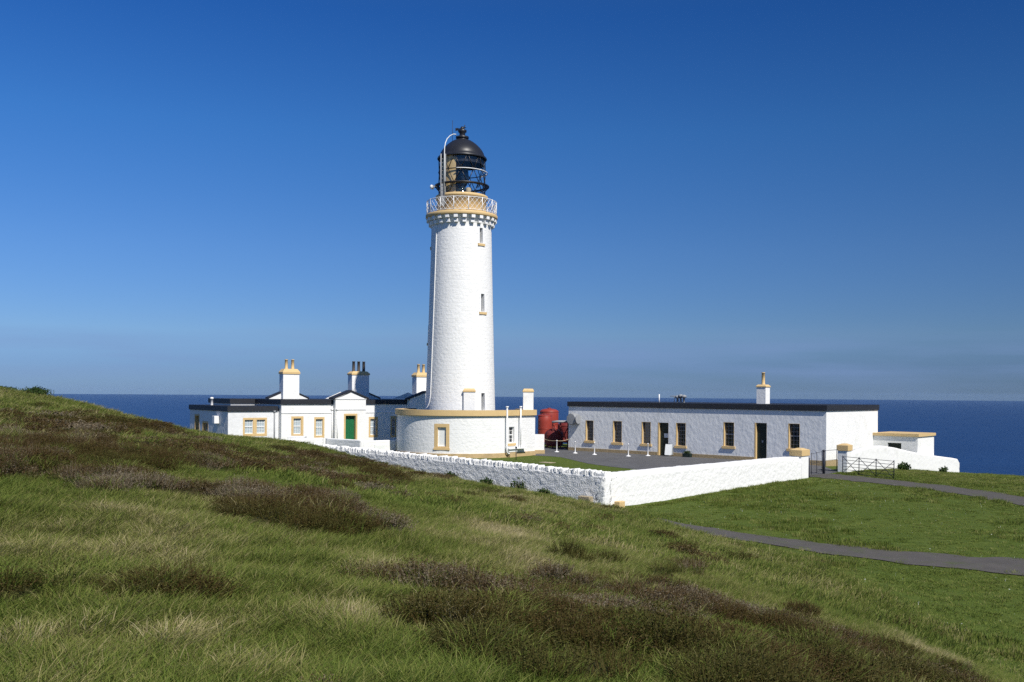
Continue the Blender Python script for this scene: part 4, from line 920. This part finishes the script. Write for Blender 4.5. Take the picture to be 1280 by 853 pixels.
# ------------------------------------------------------------------ gates
GP = 'dark metal posts in the gateway'
def gpost(s, q, h, r, label):
    c = sq(s, q); T = thing('gate_post', (*c, 0), label, 'post', GP); mb = MB(); mb.tube([(*c, -.2), (*c, h)], r, 8); mb.build('shaft', M['gate'], T); mb = MB(); mb.lathe([(r+.025, h-.03), (r+.03, h), (.02, h+.06)], c, 10); mb.build('cap', M['gate'], T)
gpost(.22, 20.85, 1.12, .09, 'short thick dark post against the pillar of the long wall'); gpost(.62, 24.0, 1.45, .085, 'tall dark post standing alone in the middle of the gateway')
def leaf(name, A, B, z0, z1, zb, nrail, npost, X, label, r=.018, cat='gate', taper=0):
    T = thing(name, (*A, 0), label, cat); A = Vector((*A, 0)); B = Vector((*B, 0)); d = B-A
    P = lambda t, z: tuple(A+d*t+Vector((0, 0, z+zb*t)))
    mb = MB()
    for i in range(nrail): z = z0+(z1-z0)*i/(nrail-1); mb.tube([P(0, z), P(1, z)], r*.8, 6)
    mb.build('rail', M['gate'], T)
    for i in range(npost): t = i/(npost-1); mb = MB(); mb.tube([P(t, z0-.06), P(t, z1+.06)], r*1.5, 6); mb.build('upright', M['gate'], T)
    if X:
        for i in range(npost-1):
            a, b = i/(npost-1), (i+1)/(npost-1); mb = MB(); mb.tube([P(a, z1), P(b, z0)], r, 6); mb.tube([P(a, z0), P(b, z1)], r, 6); mb.build('brace', M['gate'], T)
    return T
leaf('field_gate', (20.65, 60.85), (22.3, 56.9), .06, 1.06, 0, 6, 4, True, 'dark field gate with crossed braces standing open in front of the curved wall')
leaf('wicket_gate', (19.42, 60.75), (20.65, 61.95), .18, 1.42, 0, 3, 2, False, 'small dark wicket gate between the tall post and the right pillar')
leaf('yard_gate', (17.85, 58.1), (19.2, 60.35), .2, 1.38, 0, 3, 3, False, 'thin dark gate leaf beside the short post, left half of the gateway', .012)

# ------------------------------------------------------------------ small things in the yard
bpts = [(696.5, 80.8), (719.5, 79.2), (743.6, 77.6), (786, 75.9), (809.8, 76.9)]
BX = [(3.74, 80.8), (5.16, 79.2), (6.59, 77.6), (9.08, 75.9), (10.70, 76.6)]
bl = ['white barrier post nearest the red tanks, holding the rope', 'white barrier post by the left end of the store building', 'white barrier post below the first two store windows', 'white barrier post in front of the blank wall between windows', 'white barrier post nearest the open board sign and door']
for (x, y), lb in zip(BX, bl):
    T = thing('barrier_post', (x, y, 0), lb, 'post', 'white barrier posts along the store building')
    mb = MB(); mb.lathe([(.20, .012), (.20, .04), (.08, .07), (.045, .1), (.045, .12)], (x, y), 14); mb.build('base', M['white'], T)
    mb = MB(); mb.lathe([(.042, .11), (.042, .92), (.055, .93), (.055, .97), (.02, 1.0)], (x, y), 10); mb.build('shaft', M['white'], T)
mb = MB(); A, B, C_ = Vector((2.66, 82.6, 1.0)), Vector((3.74, 80.8, .94)), Vector((4.95, 83.28, 1.0))
rp = [A.lerp(B, t)+Vector((0, 0, -.07*math.sin(t*3.14))) for t in np.linspace(0, 1, 9)]+[B.lerp(C_, t)+Vector((0, 0, -.09*math.sin(t*3.14))) for t in np.linspace(0, 1, 9)][1:]
mb.tube(rp, .016, 6); tag(mb.build('barrier_rope', M['rope']), 'thin pale rope strung across the gap in front of the red tanks', 'rope')
c = SF(10.32, 0, -.5); T = thing('board_sign', (c[0], c[1], 0), 'white folding board sign standing open beside the first dark door', 'sign')
u = Vector((.9, -.436, 0)); n_ = Vector((-.436, -.9, 0)); C3 = Vector((c[0], c[1], 0))
for sgn, nm in ((1, 'front_panel'), (-1, 'back_panel')):
    mb = MB(); P = lambda a, z, t: tuple(C3+u*a+n_*(sgn*(.24*(1-z/1.0)+.01)+t)+Vector((0, 0, z)))
    mb.hexa([P(-.28, .12, 0), P(.28, .12, 0), P(.28, .12, .025), P(-.28, .12, .025), P(-.26, .95, 0), P(.26, .95, 0), P(.26, .95, .025), P(-.26, .95, .025)]); mb.build(nm, M['blind'], T)
    for a in (-.25, .25): mb = MB(); mb.tube([P(a, .0, .01), P(a, .2, .01)], .02, 6); mb.build('leg', M['gate'], T)
mb = MB(); mb.tube([tuple(C3+u*a+Vector((0, 0, .97))) for a in (-.12, .12)], .03, 6); mb.build('handle', M['gate'], T)
def foliage(n, c, r, zc, leafs, seed):
    q = random.Random(seed); mb = MB()
    for _ in range(n):
        d = Vector((q.gauss(0, 1), q.gauss(0, 1), q.gauss(0, 1))).normalized()*(q.random()**.5); lum = 1+.35*math.sin(d.x*5+seed)*math.cos(d.y*6)
        p = Vector((c[0]+d.x*r[0]*lum, c[1]+d.y*r[1]*lum, zc+d.z*r[2]*lum)); s = leafs*q.uniform(.6, 1.4)
        a = Vector((q.gauss(0, 1), q.gauss(0, 1), q.gauss(.4, 1))).normalized()*s; b = a.cross(Vector((q.gauss(0, 1), q.gauss(0, 1), q.gauss(0, 1)))).normalized()*s*.4
        mb.add([p, p+a*.5+b, p+a, p+a*.5-b], [(0, 1, 2, 3)])
    return mb
c = SF(11.85, 0, -.32); T = thing('planter', (c[0], c[1], 0), 'dark planter tub of low green leaves at the foot of the store wall', 'planter')
mb = MB(); mb.box((c[0], c[1]), BA, BB, .01, .30, .34, .17); mb.build('trough', M['dkgreen'], T, .015)
mb = MB(); mb.box((c[0], c[1]), BA, BB, .30, .305, .31, .14); mb.build('soil', M['soil'], T)
foliage(160, c, (.32, .22, .12), .36, .10, 3).build('foliage', M['shrub'], T)
T = thing('marker_post', (.33, 71.2, 0), 'thin dark post on the lawn in front of the stone shelf', 'post')
mb = MB(); mb.tube([(.33, 71.2, -.1), (.33, 71.2, .82)], .03, 8); mb.build('shaft', M['gate'], T); mb = MB(); mb.abox(.26, .40, 71.16, 71.24, .82, .96); mb.build('head', M['gate'], T)
mb = MB(); mb.box((2.5, 68.3), BA, BB, 0.0, .035, .5, .35); tag(mb.build('drain_cover', M['stone'], None, .01), 'pale flat drain cover set in the lawn below the drum base', 'drain cover')
def block(s, q, d, L_, w_, h, label, P):
    c = P(s, 0, d); z = float(surf(np.array([c[0]]), np.array([c[1]]))[0][0]); mb = MB(); mb.box((c[0], c[1]), BA if P is SLF else BB, BB if P is SLF else BA, z-.1, z+h, L_/2, w_/2); tag(mb.build('stone_block', M['stone'] if P is SLF else M['tan'], None, .03), label, 'block', 'stone blocks at the wall corner')
block(.85, 0, -.25, .62, .3, .34, 'brown stone block at the shaded foot of the wall corner', SLF); block(.75, 0, -.25, .42, .3, .30, 'pale yellow stone block at the sunlit foot of the wall corner', SR)

# ------------------------------------------------------------------ shrubs and weeds
def shrub(x, y, r, h, n, lf, label, seed):
    z = float(surf(np.array([x]), np.array([y]))[0][0]); T = thing('shrub', (x, y, z), label, 'shrub', 'shrubs on the rough ground')
    foliage(n, (x, y), (r*.85, r*.85, h*.6), z+h*.35, lf, seed).build('foliage', M['shrub'], T)
    mb = MB(); q = random.Random(seed)
    for _ in range(7): a = q.uniform(0, 6.28); mb.tube([(x, y, z-.1), (x+.3*r*math.cos(a), y+.3*r*math.sin(a), z+h*.35), (x+.6*r*math.cos(a), y+.6*r*math.sin(a), z+h*.6)], [.03, .02, .008], 5)
    mb.build('stem', M['wood'], T)
shrub(-20.6, 42.2, .7, .36, 2600, .06, 'round dark bush breaking the skyline at the top of the left slope', 1)
shrub(-22.4, 42.4, .9, .22, 1800, .06, 'low dark bush on the skyline at the far left edge', 2)
shrub(27.0, 67.2, .5, .55, 700, .12, 'small dark bush against the curved white wall', 4)
shrub(32.3, 73.0, .35, .45, 300, .12, 'tiny bush at the foot of the far end of the curved wall', 5)
shrub(36.2, 66.0, 1.4, .5, 2600, .11, 'wide green bush at the right edge above the sea', 6)
for k, (s, r, h, lb) in enumerate(((4.6, .5, .62, 'leafy weed clump against the shaded wall, nearest its corner'), (6.6, .35, .42, 'small weed clump low on the shaded wall'), (3.1, .4, .36, 'low weed clump spreading at the shaded wall foot'), (9.0, .4, .36, 'weed clump midway along the shaded wall'))):
    p = SLF(s, 0, -.35); shrub(p[0], p[1], r, h, 420, .09, lb, 20+k)
# weeds along the wall feet and a rank verge on the seaward bank
xs, ys = [], []
for P, L_, d_ in ((SLF, 20, 22), (SR, 19, 16), (SWS, 22, 16)):
    for _ in range(int(L_*d_)):
        p = P(random.uniform(.1, L_), 0, -.12-abs(random.gauss(0, .28))); xs.append(p[0]); ys.append(p[1])
x, y = np.array(xs), np.array(ys); lay('weeds', x, y, 'fargrass_src', .5, 1.0, np.clip(rng.normal(.2, .12, len(x)), 0, .8), rng.uniform(.5, 1.3, len(x)))
x = rng.uniform(20, 42, 7000); y = rng.uniform(47, 82, 7000); q = (x-Q0[0])*.658+(y-Q0[1])*.753; s = -((x-Q0[0])*.753-(y-Q0[1])*.658)
k = (s < -.4) & ~on_track(x, y) & (x > np.interp(y, [46, 51.8, 55.6, 59.6], [24.0, 22.8, 20.9, 19.6])+1.35); x, y = x[k], y[k]
lay('verge_grass', x, y, 'fargrass_src', .7, 1.3, np.clip(.22+.5*(fbm(x*.4, y*.4, 3)-.4)+rng.normal(0, .08, len(x)), 0, .9), .35+.6*fbm(x*.3+4, y*.3, 3))
# daisies on the turf, a few bluebells in the rough grass
def flower(r, h, n):
    mb = MB(); mb.add([(-.004, 0, 0), (.004, 0, 0), (0, 0, h)], [(0, 1, 2)])
    for i in range(n): a = 6.283*i/n; c_, s_ = math.cos(a), math.sin(a); mb.add([(0, 0, h), (r*c_-.3*r*s_, r*s_+.3*r*c_, h+.2*r), (1.2*r*c_, 1.2*r*s_, h+.1*r), (r*c_+.3*r*s_, r*s_-.3*r*c_, h+.2*r)], [(0, 1, 2, 3)])
    return mb
proto('daisy_src', 'daisy', flower(.013, .06, 7), M['blind']); 
x, y = join(candidates(12, 34, .8), candidates(34, 56, .9)); k = (lawnness(x, y) > .6) & ~on_track(x, y) & wall_clear(x, y) & (fbm(x*.3, y*.3+20, 3) > .47); x, y = x[k], y[k]
lay('daisies', x, y, 'daisy_src', .8, 1.5, np.zeros(len(x)))
# sea air: one even box of haze round everything
mb = MB(); mb.abox(-19500, 19500, -19500, 19500, -76, 34)
hm_ = bpy.data.materials.new('haze'); hm_.use_nodes = True; t = hm_.node_tree; t.nodes.clear()
o_ = t.nodes.new('ShaderNodeOutputMaterial'); v_ = t.nodes.new('ShaderNodeVolumePrincipled'); v_.inputs['Color'].default_value = (.42, .62, .92, 1); v_.inputs['Density'].default_value = 1.8e-5; t.links.new(v_.outputs[0], o_.inputs['Volume'])
tag(mb.build('haze', hm_), 'thin sea haze softening the horizon', 'haze', kind='stuff')
STUFF = {'daisies': 'tiny white daisies dotted over the green turf', 'grass': 'rough green and straw grass covering the hillside', 'turf_blades': 'short green turf of the mown plateau', 'heather': 'dark brown heather growing in low mounds on the slope', 'weeds': 'weeds and long grass along the foot of the white walls', 'verge_grass': 'rank grass on the bank above the sea'}
SETTING = {'ground': 'grassy hillside falling to a flat green plateau', 'sea': 'deep blue sea reaching to the horizon', 'yard': 'grey tarmac yard between the lighthouse and the store building', 'drive': 'worn grey drive leading out through the gateway', 'track': 'narrow grey track crossing the green plateau'}
for o in list(COL.objects):
    n_ = o.name.split('.')[0]
    if o.parent is None and n_ in STUFF: tag(o, STUFF[n_], 'heather' if 'heather' in n_ else 'flowers' if n_ in ('daisies', 'bluebells') else 'grass', kind='stuff')
    if o.parent is None and n_ in SETTING: tag(o, SETTING[n_], n_, kind='structure')
